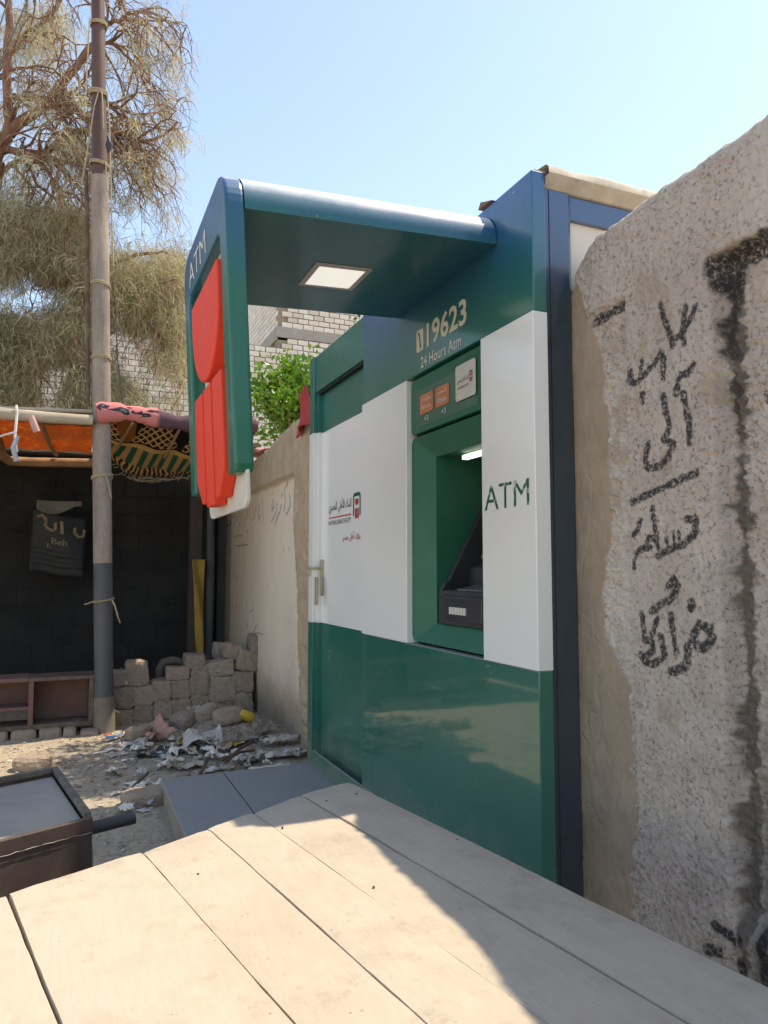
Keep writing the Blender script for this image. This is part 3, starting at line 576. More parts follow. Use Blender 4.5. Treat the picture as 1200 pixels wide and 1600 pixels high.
def plank(l,r,k):
    def along(ln,y): (x0,y0),(x1,y1)=ln; return x0+(x1-x0)*(y-y0)/(y1-y0)
    gl=.003 if k!=2 else .0012; gr=.003 if k!=3 else .0012
    n=64; mb=MB(); yl,yr=l[0][1],r[0][1]; ye=.3; dz=[0,-.002,.001,-.001,.002,-.002][k%6]
    rows=[]
    for i in range(n+1):
        t=i/n
        ya=yl+(ye-yl)*t; yb=yr+(ye-yr)*t
        ja=.0032*float(fbm(np.array(ya*7.),np.array(k*3.1),201,4)); jb=.0032*float(fbm(np.array(yb*7.),np.array(k*3.1+3.1),201,4))
        xa=along(l,ya)+gl+ja; xb=along(r,yb)-gr+jb
        row=[]
        for j in range(7):
            u=j/6; e=.004 if j in(0,6) else 0
            if i==0: e+=.004
            z=ZB+dz-e+.0016*float(fbm(np.array(ya*1.3+u),np.array(k*5.+u*2),211,3))+.002*((u-.5)**2)*4
            row.append((xa+(xb-xa)*u,ya+(yb-ya)*u,z))
        rows.append(row)
    vs=[p for r_ in rows for p in r_]; fs=[(i*7+j,(i+1)*7+j,(i+1)*7+j+1,i*7+j+1) for i in range(n) for j in range(6)]
    mb.add(vs,fs,True)
    # sides and far end
    T=.04
    for idx,rev in ((0,False),(6,True)):
        a=[r_[idx] for r_ in rows]; b=[(x,y,z-T) for x,y,z in a]; m=len(a)
        mb.add(a+b,[((i,m+i,m+i+1,i+1) if rev else (i,i+1,m+i+1,m+i)) for i in range(m-1)])
    a=rows[0]; b=[(x,y,z-T) for x,y,z in a]; mb.add(a+b,[(i,i+1,7+i+1,7+i) for i in range(6)])
    a=rows[-1]; b=[(x,y,z-T) for x,y,z in a]; mb.add(a+b,[(i+1,i,7+i,7+i+1) for i in range(6)])
    return mb.build('plank',M['plank'],bench)
for k in range(6): plank(PLK[k+1],PLK[k],k)
def skew_box(p,q,wd,z0,z1,name,mat,par):
    p=Vector((p[0],p[1],0)); q=Vector((q[0],q[1],0)); d=(q-p).normalized(); n=Vector((-d.y,d.x,0))*wd/2
    mb=MB(); vs=[(a.x,a.y,z) for z in (z0,z1) for a in (p+n,q+n,q-n,p-n)]
    mb.add(vs,[(0,1,2,3),(7,6,5,4),(0,4,5,1),(1,5,6,2),(2,6,7,3),(3,7,4,0)]); return mb.build(name,mat,par,bevel=.004)
skew_box((-.36,1.72),(.88,2.33),.06,.57,.657,'cross_beam',M['oldwood'],bench); skew_box((-.2,.5),(1.14,.55),.06,.57,.657,'cross_beam',M['oldwood'],bench)
for x,y in ((-.32,1.75),(.83,2.3),(-.16,.5),(1.1,.55)): MB().box(x-.04,x+.04,y-.04,y+.04,-.03,.57).build('leg',M['oldwood'],bench)
nailm=surf('rusty_nail',(.05,.03,.02),(.08,.045,.03),60,.7)
for x,y,r in ((.913,2.362,.005),(.797,2.331,.005),(.1,1.577,.006),(.6,2.15,.003),(.32,1.91,.003),(.69,1.67,.003),(1.02,1.86,.003)):
    MB().tube([(x,y,ZB-.02),(x,y,ZB+.0022)],r,8).build('nail',nailm,bench)

# ------------------------------------------------------------ brown box with a sunken tray
BX=thing('tray_box','brown metal box with a sunken grey tray on top beside the platform','box',(-.2,2.7,0))
bm_=surf('brown_steel',(.085,.055,.045),(.062,.042,.036),4,.55,.06,60,dust=(.25,.2,.16),damt=.3,dscale=6)
rim=surf('worn_rim',(.13,.105,.085),(.09,.072,.06),9,.6,.1,80,dust=(.35,.31,.26),damt=.6,dscale=14)
NR=Vector((.095,2.476)); FRc=Vector((-.01,3.115)); ex=Vector((-.911,-.413)); NL=NR+ex*.67; FL=FRc+ex*.67
ZT=.7
def quadprism(pts,z0,z1,name,mat,par,bevel=.003):
    mb=MB(); n=len(pts); vs=[(p[0],p[1],z0) for p in pts]+[(p[0],p[1],z1) for p in pts]
    mb.add(vs,[tuple(range(n-1,-1,-1)),tuple(range(n,2*n))]+[(i,(i+1)%n,n+(i+1)%n,n+i) for i in range(n)]); return mb.build(name,mat,par,bevel=bevel)
side=(FRc-NR).normalized(); front=ex
def strip(a,b,inn,t,z0,z1,name,mat): return quadprism([a,b,b+inn*t,a+inn*t],z0,z1,name,mat,BX)
strip(NL,NR,side,.012,-.03,ZT-.045,'front_panel',bm_); 
fl=strip(NL-side*.004,NR-side*.004,side,.02,ZT-.0445,ZT-.003,'front_lip',bm_)
strip(NR+side*.013,FRc-side*.0,front,.012,-.03,ZT-.012,'side_panel',bm_); strip(FRc+front*.013,FL,-side,.012,-.03,ZT-.012,'back_panel',bm_); strip(FL-side*.013,NL+side*.013,-front,.012,-.03,ZT-.012,'side_panel',bm_)
strip(NR+side*.02,FRc,front,.022,ZT-.011,ZT+.008,'rim_bar',rim); strip(FRc+front*.0222,FL,-side,.02,ZT-.011,ZT+.01,'rim_bar',rim)
tr=surf('dusty_tray',(.26,.235,.205),(.34,.31,.27),3,.9,.12,50,dust=(.42,.36,.29),damt=.7,dscale=4)
a,b,c,d=NL+side*.017,NR+side*.017+front*.023,FRc+front*.023-side*.021,FL-side*.021
quadprism([a,b,c,d],ZT-.03,ZT-.022,'tray',tr,BX,.001)
p=NR.lerp(FRc,.28); MB().tube([(p.x-.03,p.y,ZT-.10),(p.x+.02,p.y+.005,ZT-.095),(p.x+.17,p.y+.03,ZT-.085)],[.021,.021,.02],14).build('handle_pipe',surf('black_pipe',(.03,.032,.038),(.045,.045,.05),12,.5,dust=(.2,.18,.16),damt=.4),BX)
MB().tube([(p.x+.004,p.y-.05,ZT-.17),(p.x+.03,p.y-.048,ZT-.17)],.075,20).build('hub_disc',surf('grey_hub',(.1,.1,.1),(.14,.135,.13),10,.6),BX)
# frayed seam of the folded sheet
pr=random.Random(3); q0=NL-side*.0052; q1=NR-side*.0052
MB().tube([(q0.x+(q1.x-q0.x)*t,q0.y+(q1.y-q0.y)*t,ZT-.045+pr.uniform(-.0018,.0018)) for t in np.linspace(0,1,40)],[pr.choice((.0003,.0006,.0012)) for _ in range(40)],5).build('chipped_seam',surf('bare_edge',(.5,.44,.38),(.4,.34,.29),20,.8),BX)

# ------------------------------------------------------------ tall pole
PO=thing('tall_pole','tall leaning pole of dark and pale pipe with ropes tied round it','pole',(.352,7.217,0))
px=lambda z:(.352-.036*z,7.217,z)
concr=surf('pole_foot',(.2,.165,.13),(.14,.12,.1),9,.9,.4,40,dust=DUST,damt=.5)
pdark=surf('dark_pipe',(.085,.088,.098),(.065,.068,.076),5,.6,.08,50,dust=(.19,.17,.15),damt=.55,dscale=6,stretch=(1,1,.3))
pale=surf('pale_pipe',(.45,.36,.295),(.27,.21,.175),7,.8,.15,50,dust=(.2,.16,.14),damt=.75,dscale=9,stretch=(1,1,.22),fine=.25)
brown=surf('rusty_brown_pipe',(.075,.035,.03),(.1,.05,.042),6,.55,.08,50,dust=(.24,.17,.14),damt=.35,stretch=(1,1,.3))
MB().tube([px(z) for z in (-.1,.1,.2,.31)],[.095,.094,.091,.089],18).build('pole_foot',concr,PO)
MB().tube([px(z) for z in (.3,.6,1.,1.508)],.082,22).build('lower_pipe',pdark,PO)
MB().tube([px(z) for z in (1.509,2.3,3.4,4.4,5.15)],[.0825,.082,.081,.08,.079],22).build('middle_pipe',pale,PO)
MB().tube([px(z) for z in (5.13,5.6,6.2,7,8.1)],[.07,.068,.064,.06,.058],20).build('upper_pipe',brown,PO)
slat=MB(); 
for (z0,z1,ox) in ((2.95,5.2,-.115),(3.6,4.95,-.1)): a=px(z0); b=px(z1); slat.tube([(a[0]+ox,a[1]-.01,a[2]),((a[0]+b[0])/2+ox-.004,a[1],(z0+z1)/2),(b[0]+ox,b[1],b[2])],.017 if ox<-.11 else .01,7)
slat.build('tied_slat',M['oldwood'],PO)
ropem=surf('sisal_rope',(.42,.34,.22),(.33,.26,.17),40,.95,.5,200)
def rope_ring(z,r,turns=2,tails=(),th=.009):
    mb=MB(); c=px(z); pts=[]
    for k in range(turns*16+1):
        a=2*math.pi*k/16; pts.append((c[0]+r*math.cos(a),c[1]+r*math.sin(a),z+.016*(k/16-turns/2)+.014*math.sin(a*1.+z)))
    mb.tube(pts,th,6)
    for (dx,dz,ox) in tails:
        p0=(c[0]+ox,c[1]-r*.95,z); mb.tube([p0,(p0[0]+dx*.3,p0[1]-.03,z+dz*.2),(p0[0]+dx*.7,p0[1]-.035,z+dz*.7),(p0[0]+dx,p0[1]-.03,z+dz)],th*.75,5)
    mb.build('rope',ropem,PO)
rope_ring(1.17,.088,1,((-.1,-.03,-.06),(.05,-.13,.075),(.075,-.2,.07)),.009)
rope_ring(2.3,.088,2,((.05,-.2,.03),)); rope_ring(3.4,.086,2); rope_ring(4.1,.086,2); rope_ring(5.27,.084,2,((.02,-.3,.05),)); rope_ring(5.97,.08,3,((-.13,-1.0,.0),(.1,-1.7,.07),(.03,-.4,.02)),.009); rope_ring(6.66,.078,2,((-.02,-1.0,-.075),))
MB().tube([(.235,7.11,5.5),(.24,7.1,5.42),(.235,7.11,5.36)],[.012,.035,.014],9).build('insulator',M['dark'],PO)
MB().tube([(.33,7.14,4.0),(.37,7.13,3.4),(.44,7.12,2.88)],.006,5).build('hanging_cord',M['dark'],PO)

# ------------------------------------------------------------ broken open cabinet left of the pole
CB=thing('shelf_cabinet','old open wooden cabinet lying left of the pole','cabinet',(-.2,7.3,.06))
yf,yb=7.2,7.5
def cbx(x0,x1,y0,y1,z0,z1,n,mm='oldwood'): return MB().box(x0,x1,y0,y1,z0,z1).build(n,M[mm],CB,bevel=.004)
M['redwood']=surf('reddish_board',(.17,.085,.07),(.12,.065,.052),5,.8,.15,50,dust=(.27,.21,.17),damt=.6,dscale=5)
cbx(-1.2,.255,yf,yb,.06,.10,'bottom_board'); cbx(.215,.254,yf+.003,yb,.1005,.4745,'side_board'); cbx(-.275,-.235,yf+.003,yb,.1005,.4745,'divider','redwood'); cbx(-1.2,-1.16,yf+.003,yb,.1005,.4745,'side_board')
cbx(-.28,.265,yf-.01,yb+.02,.475,.505,'top_board'); cbx(-1.22,-.282,yf-.006,yb+.02,.475,.51,'top_board','redwood')
cbx(-.234,.214,yb-.03,yb-.012,.101,.474,'back_board','redwood'); cbx(-1.158,-.276,yb-.04,yb-.02,.26,.474,'back_board','redwood'); cbx(-1.158,-.276,yf+.004,yb-.045,.235,.259,'shelf','redwood')
# ------------------------------------------------------------ stones
def stone_mesh(seed,sx,sy,sz,rough=.06,pw=5.):
    n=7; bm=bmesh.new(); bmesh.ops.create_cube(bm,size=2); bmesh.ops.subdivide_edges(bm,edges=bm.edges[:],cuts=n,use_grid_fill=True)
    r=np.random.RandomState(seed); off=r.rand(3)*50
    for v in bm.verts:
        p=np.array(v.co); q=(np.abs(p)**pw).sum()**(1/pw); p=p/q
        d=1+rough*1.5*float(fbm(np.array(p[0]*1.6+off[0]+p[2]),np.array(p[1]*1.6+off[1]-p[2]*.7),221,3))+rough*.6*float(fbm(np.array(p[0]*6+off[1]),np.array(p[2]*6+p[1]*5+off[2]),225,2))
        v.co=Vector((p[0]*d*sx/2,p[1]*d*sy/2,p[2]*d*sz/2))
    me=bpy.data.meshes.new('stone_block'); bm.to_mesh(me); bm.free(); me.polygons.foreach_set('use_smooth',[False]*len(me.polygons)); me.materials.append(STM[seed%4]); return me
M['stone']=surf('earthy_stone',(.42,.31,.235),(.32,.235,.18),6,.95,.7,35,dust=(.38,.31,.24),damt=.6,dscale=4,fine=.3)
STM=[M['stone']]+[surf('earthy_stone_%d'%i,c,tuple(x*.74 for x in c),5,.95,.9,28,dust=(.4,.33,.26),damt=.6,dscale=4,fine=.35) for i,c in enumerate(((.44,.32,.235),(.37,.28,.22),(.47,.375,.3)))]
def unproj(px_,py_,y=None,z=None,x=None):
    pitch=math.atan(90/1150); a=(px_-600,-(py_-800),1150.); c,s=math.cos(pitch),math.sin(pitch)
    l=(a[0],a[1]*c+a[2]*s,a[2]*c-a[1]*s); yaw=R(23.22527); c,s=math.cos(yaw),math.sin(yaw)
    d=(l[0]*c+l[2]*s,l[2]*c-l[0]*s,l[1])
    t=(y/d[1]) if y is not None else ((z-1.45)/d[2] if z is not None else x/d[0])
    return Vector((d[0]*t,d[1]*t,1.45+d[2]*t))
STN=[(75,315,180,430,'half hidden behind the pole'),(178,245,330,430,'tall upright one near the pole'),
(78,430,228,592,'second course, first from the pole'),(222,420,362,572,'second course, second from the pole'),(360,385,497,535,'second course, third from the pole'),(492,380,630,515,'second course, fourth from the pole'),(630,350,772,490,'second course, fifth from the pole'),(772,352,955,532,'second course, large sixth from the pole'),(935,310,1092,475,'second course, nearest the plastered wall'),
(78,592,225,735,'bottom course, first from the pole'),(228,565,370,722,'bottom course, second from the pole'),(370,522,500,668,'bottom course, third from the pole'),(505,515,635,650,'bottom course, fourth from the pole'),(635,482,770,640,'bottom course, fifth from the pole'),(790,530,940,660,'bottom course, sixth from the pole'),(935,475,1085,640,'bottom course, nearest the plastered wall'),
(470,290,632,388,'third course, flat one at its left end'),(640,278,770,358,'third course, small flat second one'),(605,197,742,308,'rounded one sitting on the small flat one'),(750,237,960,360,'third course, long one'),(978,172,1132,322,'upper right, tilted against the plastered wall'),(888,125,1008,238,'upper right, small one on the long one'),(1072,55,1160,195,'topmost one, leaning on the plastered wall'),(815,115,892,240,'dim one behind the small upper right one')]
for i,(x0,y0,x1,y1,lab) in enumerate(STN):
    pc=((x0+x1)/2/4.615+160,(y0+y1)/2/4.615+980); yy=7.47+.0003*(pc[0]-170)
    if i==23: yy+=.25
    if i in(20,22): yy-=.04
    c=unproj(*pc,y=yy); sc=(c-Vector((0,0,1.45))); dep=sc.x*math.sin(R(23.2))+sc.y*math.cos(R(23.2))
    k=dep/1150/4.615; sx=(x1-x0)*k/math.cos(R(23.2))*.935; sz=(y1-y0)*k*.96
    o=bpy.data.objects.new('stone_block',stone_mesh(300+i,sx,.2+.03*rng.random(),sz,.09,rng.uniform(10,22) if i<16 else rng.uniform(7,14))); C.objects.link(o)
    o.location=(c.x,c.y+.1,c.z); o.rotation_euler=(rng.uniform(-.04,.04),[0,.05,-.03,.25,-.2][4 if i in(19,) else (3 if i in(20,21) else 0)]*1.0+rng.uniform(-.03,.03),rng.uniform(-.08,.08))
    tag(o,'rough brown stone block in the stacked pile, '+lab,'stone','stone blocks stacked by the wall')
for i,(x0,x1,z) in enumerate(((-.62,-.42,.0),(-.40,-.2,.0),(-.185,.0,.0),(.01,.12,-.005),(.15,.3,-.03))):
    o=bpy.data.objects.new('stone_block',stone_mesh(340+i,x1-x0,.24,.13,.05,6)); C.objects.link(o); o.location=((x0+x1)/2,7.28-.02*i,z+.005)
    tag(o,'low stone footing under the cabinet, '+['at the picture edge','second from the picture edge','third from the picture edge','small one by its right end','half buried at the foot of the pole'][i],'stone','stone footings under the cabinet')
for i,(q,s,lab) in enumerate((((215,1150),.16,'at the bottom left of the pile'),((240,1145),.12,'small one under the pile near the pink rag'),((285,1140),.2,'right behind the pink rag'),((318,1135),.2,'loose between rag and yellow bottle'),((355,1140),.22,'long loose one below the yellow bottle'),((340,1122),.17,'pale shard behind the litter'))):
    c=unproj(*q,z=.05); o=bpy.data.objects.new('stone_block',stone_mesh(360+i,s*1.2,s,s*.75,.09,3.5)); C.objects.link(o); o.location=(c.x,c.y,.05+float(ground_z(c.x,c.y))); o.rotation_euler=(rng.uniform(-.3,.3),rng.uniform(-.3,.3),rng.uniform(0,3))
    tag(o,'loose fallen stone among the litter, '+lab,'stone','loose stones in front of the pile')
o=bpy.data.objects.new('stone_block',stone_mesh(380,.3,.2,.1,.12,4)); C.objects.link(o); c=unproj(230,1253,z=0); o.location=(c.x,c.y,.03); tag(o,'flat dusty stone half sunk in the earth beside the granite step','stone')
o=bpy.data.objects.new('stone_block',stone_mesh(381,.26,.2,.14,.1,3)); C.objects.link(o); c=unproj(50,1200,z=0); o.location=(c.x,c.y,.03); tag(o,'pale rounded stone lying behind the tray box','stone')
# ------------------------------------------------------------ litter, piece by piece
def paper(c1,rough=.8): return surf('scrap_%d'%len(bpy.data.materials),c1,tuple(x*.75 for x in c1),14,rough,.2,60,dust=DUST,damt=.45,dscale=9)
def scrap(q,L,Wd,rz,mat,label,cat,crumple=.35,lift=.0,name='paper_scrap',seed=0,n=9):
    c=unproj(q[0],q[1],z=.04); gz=float(ground_z(c.x,c.y)); c=unproj(q[0],q[1],z=max(gz,0)+.02)
    r=np.random.RandomState(seed); o1,o2=r.rand(2)*40; ca,sa=math.cos(rz),math.sin(rz)
    def fn(u,v):
        a=(u-.5)*L*(1+.15*math.sin(7*v+o1)); b=(v-.5)*Wd*(1+.15*math.sin(6*u+o2))
        h=crumple*min(L,Wd)*(.5*abs(float(fbm(np.array(u*2.2+o1),np.array(v*2.2+o2),231,3)))*2+.12*float(vn(np.array(u*7+o2),np.array(v*7+o1),239)))
        a+=crumple*.25*L*float(vn(np.array(u*3+o1),np.array(v*3),241)); b+=crumple*.25*Wd*float(vn(np.array(u*3),np.array(v*3+o2),243))
        x=c.x+a*ca-b*sa; y=c.y+a*sa+b*ca
        return (x,y,float(ground_z(x,y))+.006+h+lift)
    o=MB().grid(fn,n,n,False).build(name,mat,loc=(c.x,c.y,gz),solid=.0015)
    return tag(o,label,cat,'litter heaped in front of the stones')
wht=paper((.8,.74,.66)); gry=paper((.56,.5,.44)); blu=paper((.42,.44,.47)); pnk=paper((.48,.25,.2)); crm=paper((.58,.47,.38)); blk=paper((.035,.035,.038)); drk=paper((.27,.22,.17)); yel=paper((.6,.36,.05)); plast=paper((.56,.52,.49),.6); brd=paper((.3,.24,.18)); sky_=paper((.12,.33,.62),.5); rdd=paper((.5,.09,.06))
S_=[((248,1150),.30,.34,.4,pnk,'crumpled dusty pink rag in front of the stone stack','rag',.75,.04,'cloth_rag'),
((178,1152),.16,.12,.6,sky_,'bright blue printed carton flap near the pole','carton',.3,.03,'carton'),
((168,1150),.1,.08,.3,rdd,'small red printed scrap beside the blue carton','carton',.4,.04,'carton'),
((160,1172),.24,.06,.5,wht,'white folded card strip below the blue carton','card',.12,.0,'card_strip'),
((185,1176),.2,.13,.3,gry,'grey cardboard piece right of the white card strip','cardboard',.3,0,'cardboard'),
((196,1184),.1,.06,1.2,wht,'tiny white paper right of the grey cardboard','paper',.5,0,'paper_scrap'),
((238,1178),.34,.15,.1,blk,'crumpled black plastic bag below the pink rag','bag',.7,.01,'plastic_bag'),
((215,1160),.26,.14,.3,plast,'dull grey plastic bag between carton and pink rag','bag',.7,0,'plastic_bag'),
((230,1163),.07,.06,.2,yel,'small orange wrapper beside the pink rag','wrapper',.6,.03,'wrapper'),
((318,1163),.5,.36,.1,plast,'large crumpled translucent grey plastic sheet in the middle of the heap','bag',.5,.04,'plastic_bag'),
((322,1167),.16,.08,.4,paper((.5,.32,.3)),'reddish printed patch on the large plastic sheet','paper',.4,.09,'paper_scrap'),
((287,1162),.09,.09,.8,yel,'small orange scrap left of the large plastic sheet','wrapper',.6,.05,'wrapper'),
((272,1176),.22,.2,1.0,wht,'creased white paper right of the black bag','paper',.6,.02,'paper_scrap'),
((263,1192),.16,.15,.3,wht,'torn white paper below the creased one','paper',.5,0,'paper_scrap'),
((350,1172),.16,.14,.2,crm,'crushed cream paper cup under the plastic sheet','cup',.9,.06,'paper_cup'),
((332,1180),.14,.12,1.2,wht,'white paper twist left of the crushed cup','paper',.9,.04,'paper_scrap'),
((388,1158),.36,.12,.2,blu,'bluish white crumpled paper along the wall side','paper',.5,.06,'paper_scrap'),
((370,1167),.12,.08,.4,yel,'mustard scrap left of the bluish paper','wrapper',.5,.06,'wrapper'),
((445,1178),.5,.2,.15,wht,'long creased white sheet at the wall foot behind the step','paper',.5,.03,'paper_sheet'),
((400,1184),.3,.2,.3,gry,'grey torn paper left of the long white sheet','paper',.6,.03,'paper_scrap'),
((420,1196),.42,.1,.1,wht,'flat white paper edge along the back of the step','paper',.35,.02,'paper_scrap'),
((460,1180),.2,.16,.7,gry,'grey leaf-like paper by the kiosk jamb','paper',.6,.05,'paper_scrap'),
((300,1194),.3,.16,.6,gry,'grey card sloping in the centre front','cardboard',.3,.02,'cardboard'),
((287,1206),.12,.1,.9,brd,'brown card corner in front of the grey card','cardboard',.4,0,'cardboard'),
((330,1200),.3,.1,.5,wht,'thin white wrapper strip before the step corner','wrapper',.5,.01,'wrapper'),
((262,1218),.32,.14,.25,gry,'pale dusty plastic strip beside the step corner','bag',.4,0,'plastic_bag'),
((247,1239),.2,.1,.1,wht,'folded white paper on the earth beside the step','paper',.4,.01,'paper_scrap'),
((182,1234),.14,.06,.6,wht,'small white paper on the bare earth near the tray box','paper',.6,0,'paper_scrap'),
((198,1251),.08,.07,.3,wht,'crumpled white paper ball near the handle pipe','paper',.9,0,'paper_scrap'),
((360,1150),.4,.22,.3,drk,'brown sacking under the yellow bottle','sacking',.6,.08,'sacking'),
((410,1140),.4,.26,.4,drk,'dark dusty sacking against the wall foot','sacking',.5,.1,'sacking'),
((440,1160),.36,.2,.2,gry,'dusty grey sacking between the wall and white sheet','sacking',.4,.06,'sacking'),
((310,1120),.26,.2,.5,plast,'clear crumpled plastic leaning on the stones','bag',.9,.1,'plastic_bag'),
((212,1218),.2,.1,.7,drk,'dark torn cardboard on the earth left of the step','cardboard',.3,0,'cardboard')]
for i,(q,L,Wd,rz,mt,lab,cat,cr,lf,nm) in enumerate(S_): scrap(q,L*.66,Wd*.7,rz,mt,lab,cat,cr*1.15,lf*.6,nm,400+i)
er=random.Random(77); pool=[wht,gry,plast,crm,brd,blu,drk]; bits=MB()
for i in range(105):
    q=(er.gauss(330,75),er.gauss(1176,17)) if i<70 else (er.uniform(150,280),er.uniform(1170,1265))
    if not(165<q[0]<462 and 1128<q[1]<1270) or (q[0]>255 and q[1]>1203): continue
    bits.m=er.choice((0,0,0,0,1,2,3,3,4,5)); o=scrap(q,er.uniform(.05,.13),er.uniform(.03,.09),er.uniform(0,3.1),wht,None,None,er.uniform(.4,.9),er.uniform(0,.03),'bit',600+i,5)
    L0=o.location; bits.add([tuple(v.co+L0) for v in o.data.vertices],[tuple(p.vertices) for p in o.data.polygons]); me=o.data; bpy.data.objects.remove(o); bpy.data.meshes.remove(me)
tag(bits.build('scrap_litter',pool),'countless small torn scraps strewn through the heap','litter',kind='stuff')
bt=thing('bottle','yellow plastic bottle with a white cap lying on the heap','bottle',tuple(unproj(376,1118,z=.17)))
c=bt.location; MB().tube([(c.x-.09,c.y+.02,c.z+.05),(c.x-.06,c.y+.015,c.z+.04),(c.x-.03,c.y,c.z+.03),(c.x+.09,c.y-.03,c.z-.02),(c.x+.1,c.y-.03,c.z-.025)],[.014,.018,.042,.045,.03],14).build('bottle_body',surf('yellow_plastic',(.62,.4,.03),(.55,.34,.03),8,.4),bt)
MB().tube([(c.x-.118,c.y+.026,c.z+.062),(c.x-.088,c.y+.02,c.z+.049)],.018,12).build('cap',M['textwhite'],bt)
for i,(q0,q1,lab) in enumerate((((205,1232),(232,1207),'short dark stick lying on the earth left of the step'),((352,1192),(392,1160),'long curved stick across the heap'),((310,1215),(325,1185),'flat broken lath pointing at the step corner'),((345,1188),(398,1172),'pale lath among the papers'))):
    a=unproj(*q0,z=.03+.05*(i%2)); b=unproj(*q1,z=.04+.06*(i%2)); a.z=max(a.z,float(ground_z(a.x,a.y))+.012); b.z=max(b.z,float(ground_z(b.x,b.y))+.012); m=(a+b)/2; m.z+=.02*(i%2)
    o=MB().tube([a,m,b],[.012,.013,.01],6).build('stick',M['oldwood'],loc=tuple(a)); tag(o,lab,'stick','sticks in the litter')
# fine litter nobody could count
def crumbs():
    n=5200; r=np.random.RandomState(5); x=np.concatenate([r.normal(.95,.5,n//2),r.uniform(-.6,1.75,n//2)]); y=np.concatenate([r.normal(6.3,.45,n//2),r.uniform(4.0,7.2,n//2)])
    k=(x>-1)&(x<1.72)&~((x>.55)&(y<4.9)); x,y=x[k],y[k]; n=len(x); z=ground_z(x,y)+.002
    s=.004+.016*r.rand(n)**3; V=[];Fc=[];tone=[]
    a=r.rand(n)*6.28; P_=np.array([[-1,-.6,0],[1,-.5,.0],[.9,.6,.25],[-.8,.7,.1],[0,0,.55]])
    pts=np.repeat(P_[None],n,0)*(1+.4*r.randn(n,5,3)); ca,sa=np.cos(a),np.sin(a)
    X=pts[...,0]*ca[:,None]-pts[...,1]*sa[:,None]; Y=pts[...,0]*sa[:,None]+pts[...,1]*ca[:,None]
    v=np.stack([x[:,None]+X*s[:,None],y[:,None]+Y*s[:,None],z[:,None]+np.abs(pts[...,2])*s[:,None]*.9],-1)
    base=np.arange(n)[:,None]*5; f=np.concatenate([base+np.array(t)[None] for t in ((0,1,4),(1,2,4),(2,3,4),(3,0,4))],0)
    t=np.repeat((r.rand(n)**3)[:,None],5,1)
    m,nt,b=newmat('crumbs'); at=nd(nt,'ShaderNodeAttribute',attribute_name='tone'); rr=ramp(nt,at.outputs['Fac'],[(0.,(.24,.19,.145)),(.4,(.33,.27,.21)),(.7,(.45,.41,.36)),(1.,(.66,.64,.62))]); nt.links.new(rr.outputs[0],b.inputs['Base Color']); b.inputs['Roughness'].default_value=.9
    o=np_mesh('fine_litter',v.reshape(-1,3),f,m,attrs={'tone':t.ravel()},smooth=False); tag(o,'pebbles, crumbs and paper bits strewn over the earth','litter',kind='stuff')
crumbs()

# ------------------------------------------------------------ shed behind the pole
shed_shade=surf('shed_shade_wall',(.033,.032,.033),(.02,.02,.021),2.5,.95,.4,20,dust=(.06,.055,.05),damt=.4,dscale=3)  # near-black colour puts the shade inside the shed into its walls
SH=thing('lean_to_shed','dark lean-to shed with a flat mat roof behind the pole','shed',(0,9,0))
BWL=MB().box(-4.2,1.79,10.36,10.55,-.05,2.95).build('back_wall',shed_shade,SH)
shed_shade2=shed_shade
bk=random.Random(8)
for j in range(11):
    x=-.95+.2*(j%2)
    while x<1.68:
        L=bk.uniform(.36,.46); MB().box(x+.004,min(x+L,1.695)-.004,10.352+bk.uniform(-.004,.004),10.37,.02+j*.24+.004,.02+(j+1)*.24-.004).build('block',shed_shade2,BWL,bevel=.008); x+=L
MB().box(-4.2,-4.0,7.3,10.35,-.05,2.95).build('side_wall',shed_shade,SH)
MB().box(1.70,1.744,8.9,10.348,-.05,2.5).build('inner_lining',shed_shade,SH)
rf=surf('roof_thatch',(.2,.15,.1),(.13,.1,.07),8,.95,.6,30,dust=(.32,.27,.2),damt=.6)
def roofgrid(x0,x1,y0,y1,z0,z1,nx,ny,skip):
    mb=MB(); P_=lambda i,j:(x0+(x1-x0)*i/nx,y0+(y1-y0)*j/ny,z0+(z1-z0)*j/ny+.03*float(fbm(np.array(i*.6),np.array(j*.6),251,3)))
    vs=[P_(i,j) for j in range(ny+1) for i in range(nx+1)]; fs=[(j*(nx+1)+i,j*(nx+1)+i+1,(j+1)*(nx+1)+i+1,(j+1)*(nx+1)+i) for j in range(ny) for i in range(nx) if (i,j) not in skip]
    return mb.add(vs,fs)
roofgrid(.3,1.98,8.15,10.7,2.86,3.0,20,26,{(12,23),(12,24),(17,10),(18,10),(18,11),(15,6)}).build('roof',rf,SH,solid=.03)
roofgrid(-4.3,.299,8.72,10.7,2.74,2.98,20,10,set()).build('roof',rf,SH,solid=.03)
roofgrid(-4.3,-.80,7.1,8.719,2.84,2.78,12,6,set()).build('roof',rf,SH,solid=.03)
for x,y in ((-2.6,7.25),):
    MB().tube([(x,y,-.05),(x,y,2.85)],.05,9).build('post',M['oldwood'],SH)
MB().box(1.36,1.50,9.12,9.26,-.03,2.85).build('post',surf('dark_post',(.075,.05,.042),(.055,.04,.035),4,.85,.3,30),SH,bevel=.006)
MB().tube([(1.6,9.15,-.03),(1.62,9.17,1.4),(1.6,9.15,2.85)],[.06,.055,.05],9).build('post',surf('grey_post',(.1,.1,.1),(.07,.07,.072),5,.9,.3,30,stretch=(1,1,.3)),SH)
